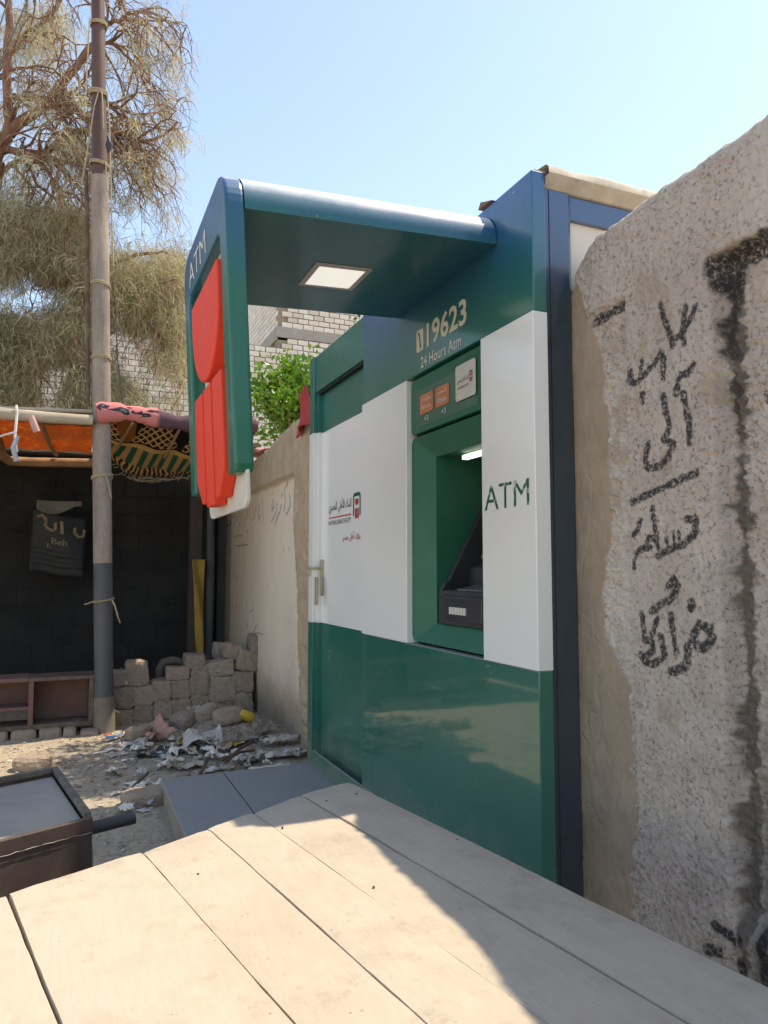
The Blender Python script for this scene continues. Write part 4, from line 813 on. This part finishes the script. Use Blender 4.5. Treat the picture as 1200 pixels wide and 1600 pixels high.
# beam poles on which the awnings hang
pw=surf('pale_pole_wood',(.5,.42,.32),(.38,.31,.23),8,.85,.2,40,dust=(.3,.24,.18),damt=.5,dscale=10,stretch=(.3,1,1))
o=MB().tube([(-2.7,7.1,2.84),(-1.2,7.1,2.82),(-.6,7.1,2.80),(-.2,7.1,2.795),(.17,7.1,2.80)],[.05,.052,.055,.05,.045],12).build('beam_pole',pw,loc=(-.6,7.1,2.8)); tag(o,'pale round wooden beam left of the tall pole','beam')
o=MB().tube([(-2.7,7.2,2.9),(-.6,7.2,2.86),(-.2,7.22,2.885),(.17,7.2,2.90)],[.025,.024,.022,.02],9).build('thin_pole',pw,loc=(-.6,7.2,2.87)); tag(o,'thin pale pole lying on top of the wooden beam','beam')
TI=thing('tied_rag_strips','white and pink rag strips knotted round the beam near the picture edge','rag',(-.47,7.05,2.8))
for i,(x0,pth,r_,mm) in enumerate(((-.45,[(0,0,.07),(.01,-.03,0),(.0,-.01,-.2),(.02,-.02,-.34)],.012,wht),(-.43,[(0,0,-.2),(-.03,-.02,-.3),(.0,-.02,-.42)],.022,blu),(-.33,[(0,-.01,-.02),(.03,-.03,-.1),(.05,-.02,-.15)],.03,paper((.55,.33,.3))),(-.46,[(-.2,0,-.26),(-.08,-.02,-.2),(0,-.02,-.17),(.02,-.02,-.16)],.009,wht))):
    MB().tube([(x0+a,7.05+b,2.8+c) for a,b,c in pth],r_,7).build('strip',mm,TI)
def cloth_mat(name,build):
    m,nt,b=newmat(name); b.inputs['Roughness'].default_value=.9; c=build(nt)
    nt.links.new(c,b.inputs['Base Color']); tl=nd(nt,'ShaderNodeBsdfTranslucent'); nt.links.new(c,tl.inputs['Color'])
    mx=nd(nt,'ShaderNodeMixShader'); mx.inputs[0].default_value=.5; out=nt.nodes['Material Output']
    nt.links.new(b.outputs[0],mx.inputs[1]); nt.links.new(tl.outputs[0],mx.inputs[2]); nt.links.new(mx.outputs[0],out.inputs['Surface']); return m,mx
def or_c(nt):
    v=mapping(nt,(7,22,1)); n=noise(nt,2.4,6,.7,v,.6); c=ramp(nt,n.outputs[0],[(.3,(.42,.06,.018)),(.45,(.5,.14,.04)),(.58,(.45,.22,.09)),(.66,(.9,.62,.28))]).outputs[0]
    v2=mapping(nt,(1,1,1)); n2=noise(nt,1.6,4,.6,v2); r2=ramp(nt,n2.outputs[0],[(.4,0.),(.6,.55)]); return mix(nt,r2.outputs[0],c,(.3,.15,.07))
om,omx=cloth_mat('orange_cloth',or_c); omx.inputs[0].default_value=.72
AW=thing('orange_awning','orange cloth awning on a wooden frame, glowing from the sun above','awning',(-.25,7.9,2.7))
def awf(u,v):
    x=-.66+.86*u; y=7.13+1.5*v; return (x,y,2.79-.06*v-.05*math.sin(math.pi*v)*math.sin(math.pi*u)+.008*math.sin(19*u+5*v))
MB().grid(awf,24,20).build('cloth',om,AW,solid=.002)
frw=surf('awning_wood',(.34,.2,.1),(.25,.14,.075),7,.8,.2,40)
MB().tube([(-.665,7.13,2.76),(-.665,8.0,2.70),(-.66,8.5,2.63),(-.6,8.66,2.60),(-.4,8.69,2.6),(.22,8.69,2.625)],.05,9).build('frame_rail',frw,AW)
MB().tube([(-.26,7.12,2.76),(-.2,7.9,2.69),(-.15,8.66,2.69)],.022,7).build('frame_rib',frw,AW)
# woven mat sagging right of the pole
def mat_c(nt):
    tc=nd(nt,'ShaderNodeUVMap'); uv=tc.outputs[0]; sp=nd(nt,'ShaderNodeSeparateXYZ'); nt.links.new(uv,sp.inputs[0])
    def math_(op,a,b=None):
        n=nd(nt,'ShaderNodeMath',operation=op)
        for k,q in enumerate((a,b)):
            if q is None: continue
            if isinstance(q,(int,float)): n.inputs[k].default_value=q
            else: nt.links.new(q,n.inputs[k])
        return n.outputs[0]
    U,V=sp.outputs[0],sp.outputs[1]
    # tan lattice on dark, brown fields above, green and tan stripes below
    la=math_('LESS_THAN',math_('FRACT',math_('MULTIPLY',math_('ADD',U,math_('MULTIPLY',V,.55)),17)),.28); lb=math_('LESS_THAN',math_('FRACT',math_('MULTIPLY',math_('SUBTRACT',U,math_('MULTIPLY',V,.55)),17)),.28)
    lat=math_('MAXIMUM',la,lb)
    zig=math_('PINGPONG',math_('ADD',math_('MULTIPLY',U,2.6),.2),.5)
    zone=math_('LESS_THAN',math_('ABSOLUTE',math_('SUBTRACT',math_('MULTIPLY',zig,2),V)),.42)
    c=mix(nt,lat,(.012,.012,.014),(.42,.28,.13)); 
    brf=math_('GREATER_THAN',math_('SINE',math_('MULTIPLY',math_('ADD',U,.1),9.5)),.55)
    c2=mix(nt,brf,(.008,.008,.011),(.24,.11,.035)); c=mix(nt,zone,c2,c)
    wav=math_('ADD',math_('MULTIPLY',V,1),math_('MULTIPLY',math_('SINE',math_('MULTIPLY',U,7)),.07))
    st=math_('FRACT',math_('MULTIPLY',math_('ADD',U,math_('MULTIPLY',V,.12)),13)); stc=ramp(nt,st,[(0.,(.02,.1,.055)),(.45,(.02,.1,.055)),(.5,(.33,.22,.11)),(1.,(.33,.22,.11))]); stc.color_ramp.interpolation='CONSTANT'
    low=math_('GREATER_THAN',wav,.55); c=mix(nt,low,c,stc.outputs[0])
    edge=math_('LESS_THAN',math_('ABSOLUTE',math_('SUBTRACT',wav,.55)),.035); c=mix(nt,edge,c,(.4,.27,.13))
    e2=math_('LESS_THAN',math_('ABSOLUTE',math_('SUBTRACT',wav,.5)),.012); c=mix(nt,e2,c,(.01,.01,.01))
    fr=math_('GREATER_THAN',wav,.88); wv=nd(nt,'ShaderNodeTexWave'); wv.inputs['Scale'].default_value=9; wv.inputs['Distortion'].default_value=7; nt.links.new(uv,wv.inputs[0])
    fc=ramp(nt,wv.outputs[0],[(.4,(.03,.025,.02)),(.7,(.38,.26,.13))]).outputs[0]; return mix(nt,fr,c,fc)
mm_,mmx=cloth_mat('woven_mat',mat_c); mmx.inputs[0].default_value=.45
WM=thing('woven_mat','patterned woven mat with green and tan stripes sagging right of the pole','mat',(1,7.7,2.6))
def matf(u,v):
    x=.33+1.38*u; y=7.16+1.0*v
    return (x,y,2.86-.38*v*(.55+.62*math.sin(math.pi*min(1,u*1.05)))-.05*v*math.sin(9*u)+.015*math.sin(23*u+7*v)+.1*max(0,u-.85)*v)
g=MB().grid(matf,46,22).build('mat_cloth',mm_,WM,solid=.004)
uvl=g.data.uv_layers.new(name='UVMap'); 
for lp in g.data.loops:
    i=lp.vertex_index; uvl.data[lp.index].uv=((i%47)/46,(i//47)/22)
for x0,x1 in ((.52,.42),(.95,.88)):
    a=matf((x0-.33)/1.38,.0); b=matf((x1-.33)/1.38,.6); MB().tube([(a[0],a[1]-.02,a[2]-.05),(b[0],b[1]-.02,b[2]-.03)],.014,6).build('batten',frw,WM)
fr_=MB(); pr=random.Random(9)
for k in range(60):
    u=pr.uniform(.02,.9); p=matf(u,1.0); fr_.tube([p,(p[0]+pr.uniform(-.06,.06),p[1]+pr.uniform(-.05,.03),p[2]-pr.uniform(.02,.05)),(p[0]+pr.uniform(-.15,.15),p[1]+pr.uniform(-.05,.05),p[2]-pr.uniform(.0,.07))],.004,4)
fr_.build('fringe',ropem,WM)
# rolled pink blanket along the beam
def pink_c():
    m,nt,b=newmat('pink_blanket'); v=mapping(nt,(4,9,9)); b.inputs['Roughness'].default_value=.95
    n=noise(nt,1.6,3,.5,v,.5); c=ramp(nt,n.outputs[0],[(.0,(.6,.2,.19)),(.56,(.6,.2,.19)),(.57,(.03,.02,.03)),(.66,(.04,.03,.035)),(.67,(.09,.16,.15))]); c.color_ramp.interpolation='CONSTANT'
    tc=nd(nt,'ShaderNodeTexCoord'); sx=nd(nt,'ShaderNodeSeparateXYZ'); nt.links.new(tc.outputs['Object'],sx.inputs[0]); r=ramp(nt,sx.outputs[0],[(.52,0.),(.56,1.)]); r.color_ramp.interpolation='LINEAR'
    wv=noise(nt,30,3,.6,v); pc=ramp(nt,wv.outputs[0],[(.4,(.055,.025,.04)),(.6,(.16,.08,.1))]).outputs[0]
    nt.links.new(mix(nt,r.outputs[0],c.outputs[0],pc),b.inputs['Base Color'])
    nb=noise(nt,25,5,.7,v); bp=nd(nt,'ShaderNodeBump'); bp.inputs['Strength'].default_value=.5; bp.inputs['Distance'].default_value=.02; nt.links.new(nb.outputs[0],bp.inputs['Height']); nt.links.new(bp.outputs[0],b.inputs['Normal']); return m
mb=MB(); pts=[];rd=[]
for k in range(30):
    t=k/29; pts.append((.2+1.5*t,7.12+.06*t,2.875+.025*math.sin(t*9)-.01*t)); rd.append((.085-.015*t)*(1+.16*math.sin(t*23)+.1*math.sin(t*61)))
mb.tube(pts,rd,14); o=mb.build('rolled_blanket',pink_c(),loc=(.2,7.12,2.87)); tag(o,'rolled pink and dark patterned blanket lashed along the beam right of the pole','blanket')
# banner, sacks and cloths inside
BN=thing('black_banner','torn black banner with gold lettering hanging in the dark shed','banner',(-.1,9.75,1.2))
def bf(u,v): return (-.42+.62*u,9.78+.03*math.sin(5*u+3*v),1.42-.1*u+(.78-.02*u)*v+.01*math.sin(9*u))
MB().grid(bf,16,14).build('banner_cloth',surf('black_cloth',(.012,.012,.013),(.018,.018,.018),6,.6),BN,solid=.003)
gold=surf('gold_print',(.3,.23,.13),(.17,.13,.075),9,.6); gry2=surf('dull_print',(.04,.04,.04),(.03,.03,.03),9,.7)
def ribbon(pts,wd,mat,name,par):
    mb=MB(); mb.tube([(x,y,z) for x,y,z in pts],wd,5); return mb.build(name,mat,par)
B=lambda u,v:(bf(u,v)[0],bf(u,v)[1]-.012,bf(u,v)[2])
ribbon([B(.12,.86),B(.2,.9),B(.28,.84),B(.26,.76),B(.3,.72),B(.4,.7),B(.45,.74),B(.44,.84)],.026,gold,'lettering',BN); ribbon([B(.55,.88),B(.57,.68)],.026,gold,'lettering',BN); ribbon([B(.8,.8),B(.79,.72),B(.86,.66),B(.95,.68),B(.97,.8)],.022,gold,'lettering',BN)
text_on('lettering','Beh',gold,BN,lambda u,v,h:(B(.38+.28*u,.5)[0],B(.5,.5)[1]-h,B(.38+.28*u,.5)[2]+.075*v),.01); text_on('lettering','Il',gold,BN,lambda u,v,h:(B(.3+.08*u,.42)[0],B(.3,.42)[1]-h,B(.3+.08*u,.42)[2]+.05*v),.01)
for vv in (.3,.14): MB().grid(lambda u,v:(B(.03+.94*u,vv+.09*v)),12,2).build('print_band',gry2,BN,solid=.002)
o=MB().grid(lambda u,v:(-.36+.5*u,9.7+.05*math.sin(4*u),2.28-.0*u-.16*v*(.4+.6*math.sin(math.pi*min(1,u+.15)))),14,6).build('hanging_sheet',surf('grey_sheet',(.2,.18,.15),(.14,.125,.11),5,.9),loc=(-.1,9.7,2.2),solid=.004); tag(o,'limp grey sheet hanging above the black banner','cloth')
o=MB().grid(lambda u,v:(1.375+.15*u+.05*v*(1-u)*0+.05*max(0,.5-v)*u*0+(.09*(1-v) if True else 0)*(1-u)*.8,9.05+.03*math.sin(6*v+4*u),.42+1.15*v),8,22).build('yellow_cloth',surf('yellow_cloth',(.42,.27,.06),(.32,.2,.045),4,.9,.3,20),loc=(1.43,9.05,.42),solid=.005); tag(o,'long mustard yellow cloth hanging on the shed post','cloth')
mb=MB(); pts=[unproj(160+a/4.615,980+b/4.615,y=7.85) for a,b in ((410,380),(415,300),(440,255),(500,240),(550,245),(590,270))]; mb.tube([tuple(p) for p in pts],[.04,.045,.045,.045,.04,.03],9); o=mb.build('rolled_sack',surf('dim_sack',(.14,.115,.095),(.1,.085,.07),9,.95,.5,40),loc=tuple(pts[0])); tag(o,'dim rolled sack drooping behind the stone stack','sack')

# ------------------------------------------------------------ red cloth and pink cloth on the wall top
o=MB().grid(lambda u,v:(1.70-.035*math.sin(11*u+1)*(v**.7)+.02*math.sin(3*v)-.01,5.60+(u-.5)*(.26+.42*v**1.5)-.1*v,2.885-.33*v+.025*math.sin(7*u)*(1-v)-.03*math.sin(5*u+2)*v),26,14).build('red_cloth',surf('red_cloth',(.42,.05,.045),(.33,.035,.035),6,.85,.2,30),loc=(1.7,5.6,2.86),solid=.006); tag(o,'crumpled red cloth hanging over the wall next to the kiosk','cloth')
o=MB().grid(lambda u,v:(1.72+.24*v,7.25+.45*u,2.63+.05*abs(math.sin(5*u+3*v))),10,6).build('pink_cloth',paper((.55,.25,.25)),loc=(1.8,7.4,2.62),solid=.01); tag(o,'pink patterned cloth lying on the wall top behind the logo panel','cloth')
# ------------------------------------------------------------ brick house behind
HOUSE=thing('brick_house','unfinished pale brick house rising behind the shed and the shrub','house',(4.6,17,0))
mort=surf('brown_mortar',(.34,.27,.21),(.27,.21,.165),6,.95,.4,20)
bms=[surf('pale_brick_%d'%i,c,tuple(x*.86 for x in c),4,.9,.3,40,dust=(.6,.53,.45),damt=.4,dscale=5) for i,c in enumerate(((.8,.72,.63),(.76,.67,.57),(.83,.76,.68),(.68,.58,.48)))]
MB().box(-9,9.5,17.03,17.3,-.1,6.8).build('lower_wall',mort,HOUSE)
MB().box(4.51,9.5,17.03,17.3,6.8,9.3).build('upper_wall',mort,HOUSE)
MB().box(4.515,4.75,17.3,27,7.33,9.3).build('street_wall',mort,HOUSE)
MB().box(4.75,9.5,17.3,27,5.,7.2).build('inner_mass',mort,HOUSE)
band=surf('concrete_band',(.38,.34,.3),(.32,.285,.25),4,.9,.2,20)
MB().box(4.47,9.5,16.985,17.029,7.06,7.32).build('concrete_band',band,HOUSE); MB().box(4.47,4.76,17.03,27,7.0,7.325).build('concrete_band',band,HOUSE)
BL,BH,JW=.25,.115,.018
bm_mesh=[]
for m in bms:
    mb=MB().box(-BL/2,BL/2,-.02,.03,-BH/2,BH/2); me=bpy.data.meshes.new('brick'); me.from_pydata(mb.v,[],mb.f); me.materials.append(m); bm_mesh.append(me)
def proj_px(p):
    d=Vector(p)-Vector((0,0,1.45)); c,s=math.cos(R(23.22527)),math.sin(R(23.22527)); X=d.x*c-d.y*s; Z=d.x*s+d.y*c; pt=math.atan(90/1150); c,s=math.cos(pt),math.sin(pt)
    return 600+1150*X/(Z*c+d.z*s),800-1150*(d.z*c-Z*s)/(Z*c+d.z*s)
rb=random.Random(4); single=[]; rest=[]
for j in range(70):
    z=.06+j*(BH+JW)
    for i in range(70):
        x=-8.8+i*(BL+JW)+(.13 if j%2 else 0)
        if z>6.74 and (x<4.64 or 7.0<z<7.36): continue
        if z>9.2 or x>9.3: continue
        qx,qy=proj_px((x,17,z))
        vis=((392<qx<560 and 488<qy<645) and not(425<qx<485 and qy>590)) or (205<qx<292 and 588<qy<652)
        (single if vis else rest).append((x,17.0+rb.uniform(-.006,.004),z,rb.randrange(3) if z>3 else 3))
rb.shuffle(single); rest+=single[300:]; single=single[:300]
hl=wloc(HOUSE)
for x,y,z,k in single:
    if rb.random()<.1: k=3
    o=bpy.data.objects.new('brick',bm_mesh[k]); C.objects.link(o); o.parent=HOUSE; o.location=Vector((x,y,z))-hl; o.rotation_euler=(0,rb.uniform(-.02,.02),0); o.scale=(rb.uniform(.94,1.02),1,rb.uniform(.9,1.04))
mb=MB()
for x,y,z,k in rest: mb.m=k; mb.box(x-BL/2,x+BL/2,y-.02,y+.03,z-BH/2,z+BH/2)
mb.m=0
for j in range(15):                                                   # bricks of the face along the street
    z=7.4+j*(BH+JW)
    for i in range(36):
        mb.m=rb.randrange(3); y=17.16+i*(BL+JW)+(.13 if j%2 else 0); mb.box(4.49,4.53,y-BL/2,y+BL/2,z-BH/2,z+BH/2)
tag(mb.build('bricks_elsewhere',bms,HOUSE),kind='stuff')

# ------------------------------------------------------------ shrub over the wall
leafm,nt_,b_=newmat('fresh_leaf'); at=nd(nt_,'ShaderNodeAttribute',attribute_name='tone'); cr=ramp(nt_,at.outputs['Fac'],[(0.,(.05,.14,.015)),(.5,(.12,.27,.02)),(1.,(.3,.42,.035))]); nt_.links.new(cr.outputs[0],b_.inputs['Base Color']); b_.inputs['Roughness'].default_value=.35
tl=nd(nt_,'ShaderNodeBsdfTranslucent'); nt_.links.new(cr.outputs[0],tl.inputs['Color']); mx=nd(nt_,'ShaderNodeMixShader'); mx.inputs[0].default_value=.4; nt_.links.new(b_.outputs[0],mx.inputs[1]); nt_.links.new(tl.outputs[0],mx.inputs[2]); nt_.links.new(mx.outputs[0],nt_.nodes['Material Output'].inputs['Surface'])
SB=thing('leafy_shrub','bright green leafy shrub growing behind the plastered wall','shrub',(2.5,8.6,0))
bark=surf('bark',(.2,.11,.07),(.14,.08,.052),9,.9,.4,30)
MB().tube([(2.9,6.6,-.05),(2.85,6.5,2),(2.7,6.3,3.6),(2.6,6.2,4.0)],[.09,.08,.05,.02],8).build('trunk',bark,SB)  # unseen trunk under the added shading crown
MB().tube([(2.55,8.7,-.05),(2.5,8.65,1.2),(2.52,8.6,2.4),(2.5,8.6,3.3)],[.07,.06,.045,.02],8).build('trunk',bark,SB)
r=np.random.RandomState(21); V=[];Fq=[];TN=[]; twig=MB()
clumps=[]
for k in range(520):
    th=r.rand()*6.28; ph=math.acos(r.uniform(-.75,1)); rad=r.uniform(.3,1.0)
    p=np.array([2.56,8.75,3.5])+rad*np.array([.68*math.sin(ph)*math.cos(th),.6*math.sin(ph)*math.sin(th),.62*math.cos(ph)])*(1+.12*r.randn())
    if k>=150:                                                        # unseen crown added behind the kiosk to shade the litter ground
        p=np.array([r.uniform(2.05,3.0),r.uniform(5.3,7.1),3.75])+np.array([0,0,.55*r.rand()]); p[2]+=.12*(7.1-p[1])*r.rand()
        qx,qy=proj_px(p)
        if qy<368 or (qy>450 and qx<585): continue
    clumps.append(p)
    if k%3==0 and k<150: twig.tube([(2.52,8.6,2.6+.6*r.rand()),tuple((p+np.array([2.52,8.6,3.2]))/2+.05*r.randn(3)),tuple(p)],[.012,.008,.003],5)
    n=36; c=p+r.randn(n,3)*np.array([.085,.085,.075]); d=r.randn(n,3); d[:,2]+=.5; d/=np.linalg.norm(d,axis=1)[:,None]
    sd_=np.cross(d,r.randn(n,3)); sd_/=np.linalg.norm(sd_,axis=1)[:,None]; L=r.uniform(.05,.095,n)[:,None]; W_=L*.28
    nn=np.cross(d,sd_)
    b=len(V)*0
    quad=np.stack([c,c+d*L*.5+sd_*W_+nn*L*.06,c+d*L,c+d*L*.5-sd_*W_+nn*L*.06],1); V.append(quad); TN.append(np.repeat(np.clip(r.rand(n)*.6+.5*r.rand(),0,1)[:,None],4,1))
V=np.concatenate(V).reshape(-1,3); TN=np.concatenate(TN).ravel(); Fq=np.arange(len(V)).reshape(-1,4)
tag(np_mesh('leaves',V,Fq,leafm,SB,attrs={'tone':TN},smooth=False),kind='stuff'); twig.build('twigs',bark,SB)

# ------------------------------------------------------------ feathery tree
TR=thing('feathery_tree','large dusty feathery tree with reddish limbs behind the shed','tree',(-1.6,11.2,0))
tbark=surf('reddish_bark',(.24,.12,.075),(.16,.08,.052),5,.9,.4,25,dust=(.4,.28,.2),damt=.4,dscale=7)
tr=random.Random(12); trn=np.random.RandomState(12)
def U(px_,py_,y): return tuple(unproj(px_,py_,y=y))
MB().tube([(-1.75,11.3,-.1),(-1.65,11.25,2),(-1.5,11.2,4.2),U(-40,420,11.2),U(-20,300,11.1),U(-8,250,11.)],[.26,.22,.19,.17,.15,.13],12).build('trunk',tbark,TR)
LIMB=[([(-15,262,11.1),(5,225,11),(12,190,11),(10,120,10.9),(13,40,10.9),(10,-60,10.9)],.085,.04),([(-20,240,11.1),(30,195,11),(80,155,10.8),(120,100,10.6),(145,70,10.5),(170,35,10.5)],.085,.03),
([(-10,232,11.1),(25,236,10.9),(60,246,10.7),(75,235,10.6),(110,210,10.5),(155,200,10.4),(190,210,10.3),(225,220,10.2),(255,212,10.2),(278,192,10.1)],.055,.014),([(15,155,11),(60,152,10.9),(110,162,10.7),(150,160,10.6),(180,165,10.5),(200,190,10.4),(207,235,10.3)],.05,.012),
([(62,172,10.9),(85,166,10.8),(115,170,10.7),(145,192,10.6),(165,215,10.5)],.045,.012),([(-5,240,11.1),(40,234,11.2),(90,250,11.2),(140,262,11.1)],.035,.012),([(172,38,10.5),(190,30,10.4),(212,17,10.4),(245,22,10.4),(272,45,10.3),(284,82,10.3)],.03,.008),
([(165,40,10.5),(176,28,10.5),(180,6,10.5),(205,-8,10.5)],.02,.008),([(120,100,10.6),(165,68,10.6),(195,85,10.6),(215,115,10.5),(235,150,10.5)],.03,.008),([(-20,300,11.3),(30,250,11.5),(70,300,11.6),(120,340,11.5)],.04,.012),
([(-40,590,11.6),(10,555,11.5),(45,540,11.4),(85,528,11.3),(140,500,11.2)],.06,.02),([(120,510,11.3),(165,495,11.1),(205,500,11),(240,512,10.9),(262,560,10.8)],.035,.012),([(-30,350,11.4),(40,400,11.4),(90,430,11.2),(150,420,11.),(215,400,10.9),(262,395,10.8)],.06,.015),
([(-20,150,11.3),(-5,110,11.4),(40,60,11.4),(80,20,11.3),(120,-40,11.3)],.05,.02),([(200,205,10.3),(225,235,10.3),(240,280,10.3),(262,320,10.4)],.018,.006),([(150,200,10.4),(190,250,10.4),(205,300,10.5)],.02,.006),([(60,246,10.7),(85,290,10.8),(70,350,11),(90,420,11)],.03,.01)]
anchors=[]; twg=MB()
def grow(p,d,L,r0,depth):
    """a drooping crooked twig; returns points"""
    pts=[p.copy()]; n=6
    for k in range(n):
        d=(d+Vector((tr.gauss(0,.28),tr.gauss(0,.28),tr.gauss(0,.22)-.10*(3-depth)))).normalized(); p=p+d*(L/n); pts.append(p.copy())
    if max(proj_px(q)[0] for q in pts)>302+28*tr.random()**2: return
    twg.tube(pts,[r0*(1-.8*k/n) for k in range(n+1)],4 if r0<.008 else 5,caps=False)
    if depth>0:
        for k in range(2,n+1):
            if tr.random()<.85:
                dd=(d+Vector((tr.gauss(0,.8),tr.gauss(0,.8),tr.gauss(0,.6)))).normalized(); grow(pts[k],dd,L*.58,r0*.5,depth-1)
    else:
        for q in pts[2:]: anchors.append((q.copy(),d.copy()))
for pts,r0,r1 in LIMB:
    P3=[Vector(U(*p)) for p in pts]; sm=[]
    for k in range(len(P3)-1):
        a=P3[max(k-1,0)];b=P3[k];c=P3[k+1];e=P3[min(k+2,len(P3)-1)]
        for t in (0,.25,.5,.75): sm.append(.5*((2*b)+(c-a)*t+(2*a-5*b+4*c-e)*t*t+(-a+3*b-3*c+e)*t**3)+Vector((tr.gauss(0,.012),tr.gauss(0,.012),tr.gauss(0,.012))))
    sm.append(P3[-1]); n=len(sm); rd=[r0+(r1-r0)*k/(n-1) for k in range(n)]
    MB().tube(sm,rd,9).build('limb',tbark,TR)
    for k in range(3,n):
        for _ in range(1 if r0>.05 else 2):
            if tr.random()<.42:
                dd=(sm[k]-sm[k-1]).normalized()+Vector((tr.gauss(0,.7),tr.gauss(0,.7),tr.gauss(0,.7))); grow(sm[k],dd.normalized(),tr.uniform(.7,1.3),min(.024,rd[k]*.8),2)
tag(twg.build('twigs',tbark,TR),kind='stuff')
# fine hanging needles: on the twigs and in dense clumps low on the left
cl=[(q,d,1.) for q,d in anchors]
pick=[cl[i] for i in trn.choice(len(cl),min(len(cl),1050),replace=False)]
def blob(n,pxr,pyr,yr,hole=0):
    out=[]
    while len(out)<n:
        a,b=trn.uniform(*pxr),trn.uniform(*pyr); 
        v=float(fbm(np.array(a*.014),np.array(b*.017),271,4))
        if v<hole: continue
        if a>215 and b<430 and trn.rand()<.6: continue
        if b<640 and 70<a<160 and 535<b<600 and trn.rand()<.75: continue
        out.append((unproj(a,b,y=trn.uniform(*yr)),Vector((0,0,-1)),1.3))
    return out
pick+=blob(1700,(-120,130),(330,650),(10.6,12.2),-.06)+blob(1100,(60,290),(400,610),(10.5,12.),-.02)+blob(600,(120,215),(560,650),(10.5,11.6),-.1)+blob(190,(-150,100),(20,330),(11,12.4),.12)+blob(350,(-220,-100),(250,650),(10.6,12.5),-.1)
NV=[];TNv=[]
for q,d,sc in pick:
    n=40 if sc>1 else 15; base=np.array(q)+trn.randn(n,3)*(.14 if sc>1 else .05)
    dr=np.array(d)[None]*.5+trn.randn(n,3)*.55+np.array([0,0,-.35]); dr/=np.linalg.norm(dr,axis=1)[:,None]
    L=trn.uniform(.12,.34,n)[:,None]*(.85 if sc>1 else .7); sd_=np.cross(dr,trn.randn(n,3)); sd_/=np.linalg.norm(sd_,axis=1)[:,None]
    wv_=trn.uniform(.0018,.0042,n)[:,None]; mid=base+dr*L*.5+trn.randn(n,3)*.03; end=base+dr*L+np.array([0,0,-.05])*L*2
    NV.append(np.stack([base-sd_*wv_,base+sd_*wv_,mid+sd_*wv_,end,mid-sd_*wv_],1)); t=np.clip(trn.rand()*.65+.5*trn.rand(n)**2,0,1); TNv.append(np.repeat(t[:,None],5,1))
NV=np.concatenate(NV).reshape(-1,3); TNv=np.concatenate(TNv).ravel(); m=len(NV)//5; b=np.arange(m)[:,None]*5
needle,nt_,b_=newmat('dusty_needles'); at=nd(nt_,'ShaderNodeAttribute',attribute_name='tone'); cr=ramp(nt_,at.outputs['Fac'],[(0.,(.17,.145,.075)),(.35,(.43,.375,.22)),(1.,(.73,.66,.46))]); nt_.links.new(cr.outputs[0],b_.inputs['Base Color']); b_.inputs['Roughness'].default_value=.8
tl=nd(nt_,'ShaderNodeBsdfTranslucent'); nt_.links.new(cr.outputs[0],tl.inputs['Color']); mx=nd(nt_,'ShaderNodeMixShader'); mx.inputs[0].default_value=.5; nt_.links.new(b_.outputs[0],mx.inputs[1]); nt_.links.new(tl.outputs[0],mx.inputs[2]); nt_.links.new(mx.outputs[0],nt_.nodes['Material Output'].inputs['Surface'])
F4=np.concatenate([b+np.array([[0,1,2,4]])],0); F3=b+np.array([[4,2,3]])
F4b=np.concatenate([F4,np.concatenate([F3,F3[:,2:3]],1)],0)
me_o=np_mesh('needles',NV,np.concatenate([b+np.array([[0,1,2]]),b+np.array([[0,2,4]]),F3],0),needle,TR,attrs={'tone':TNv},smooth=False); tag(me_o,kind='stuff')
print('needles',m,'anchors',len(anchors))
# ------------------------------------------------------------ overhead cables
for a,bq,lab in (((-40,150),(24,-30),'thin dark overhead cable at the upper left corner, left one'),((-40,190),(60,-40),'thin dark overhead cable at the upper left corner, right one')):
    p=unproj(*a,y=8.2); q=unproj(*bq,y=8.8); d=q-p; path=[p-d*4,p-d*1,p,p+d*.5+Vector((0,0,-.02)),q,q+d*2,q+d*6]
    o=MB().tube([tuple(v) for v in path],.009,6).build('overhead_cable',M['black'],loc=tuple(p)); tag(o,lab,'cable','overhead cables')
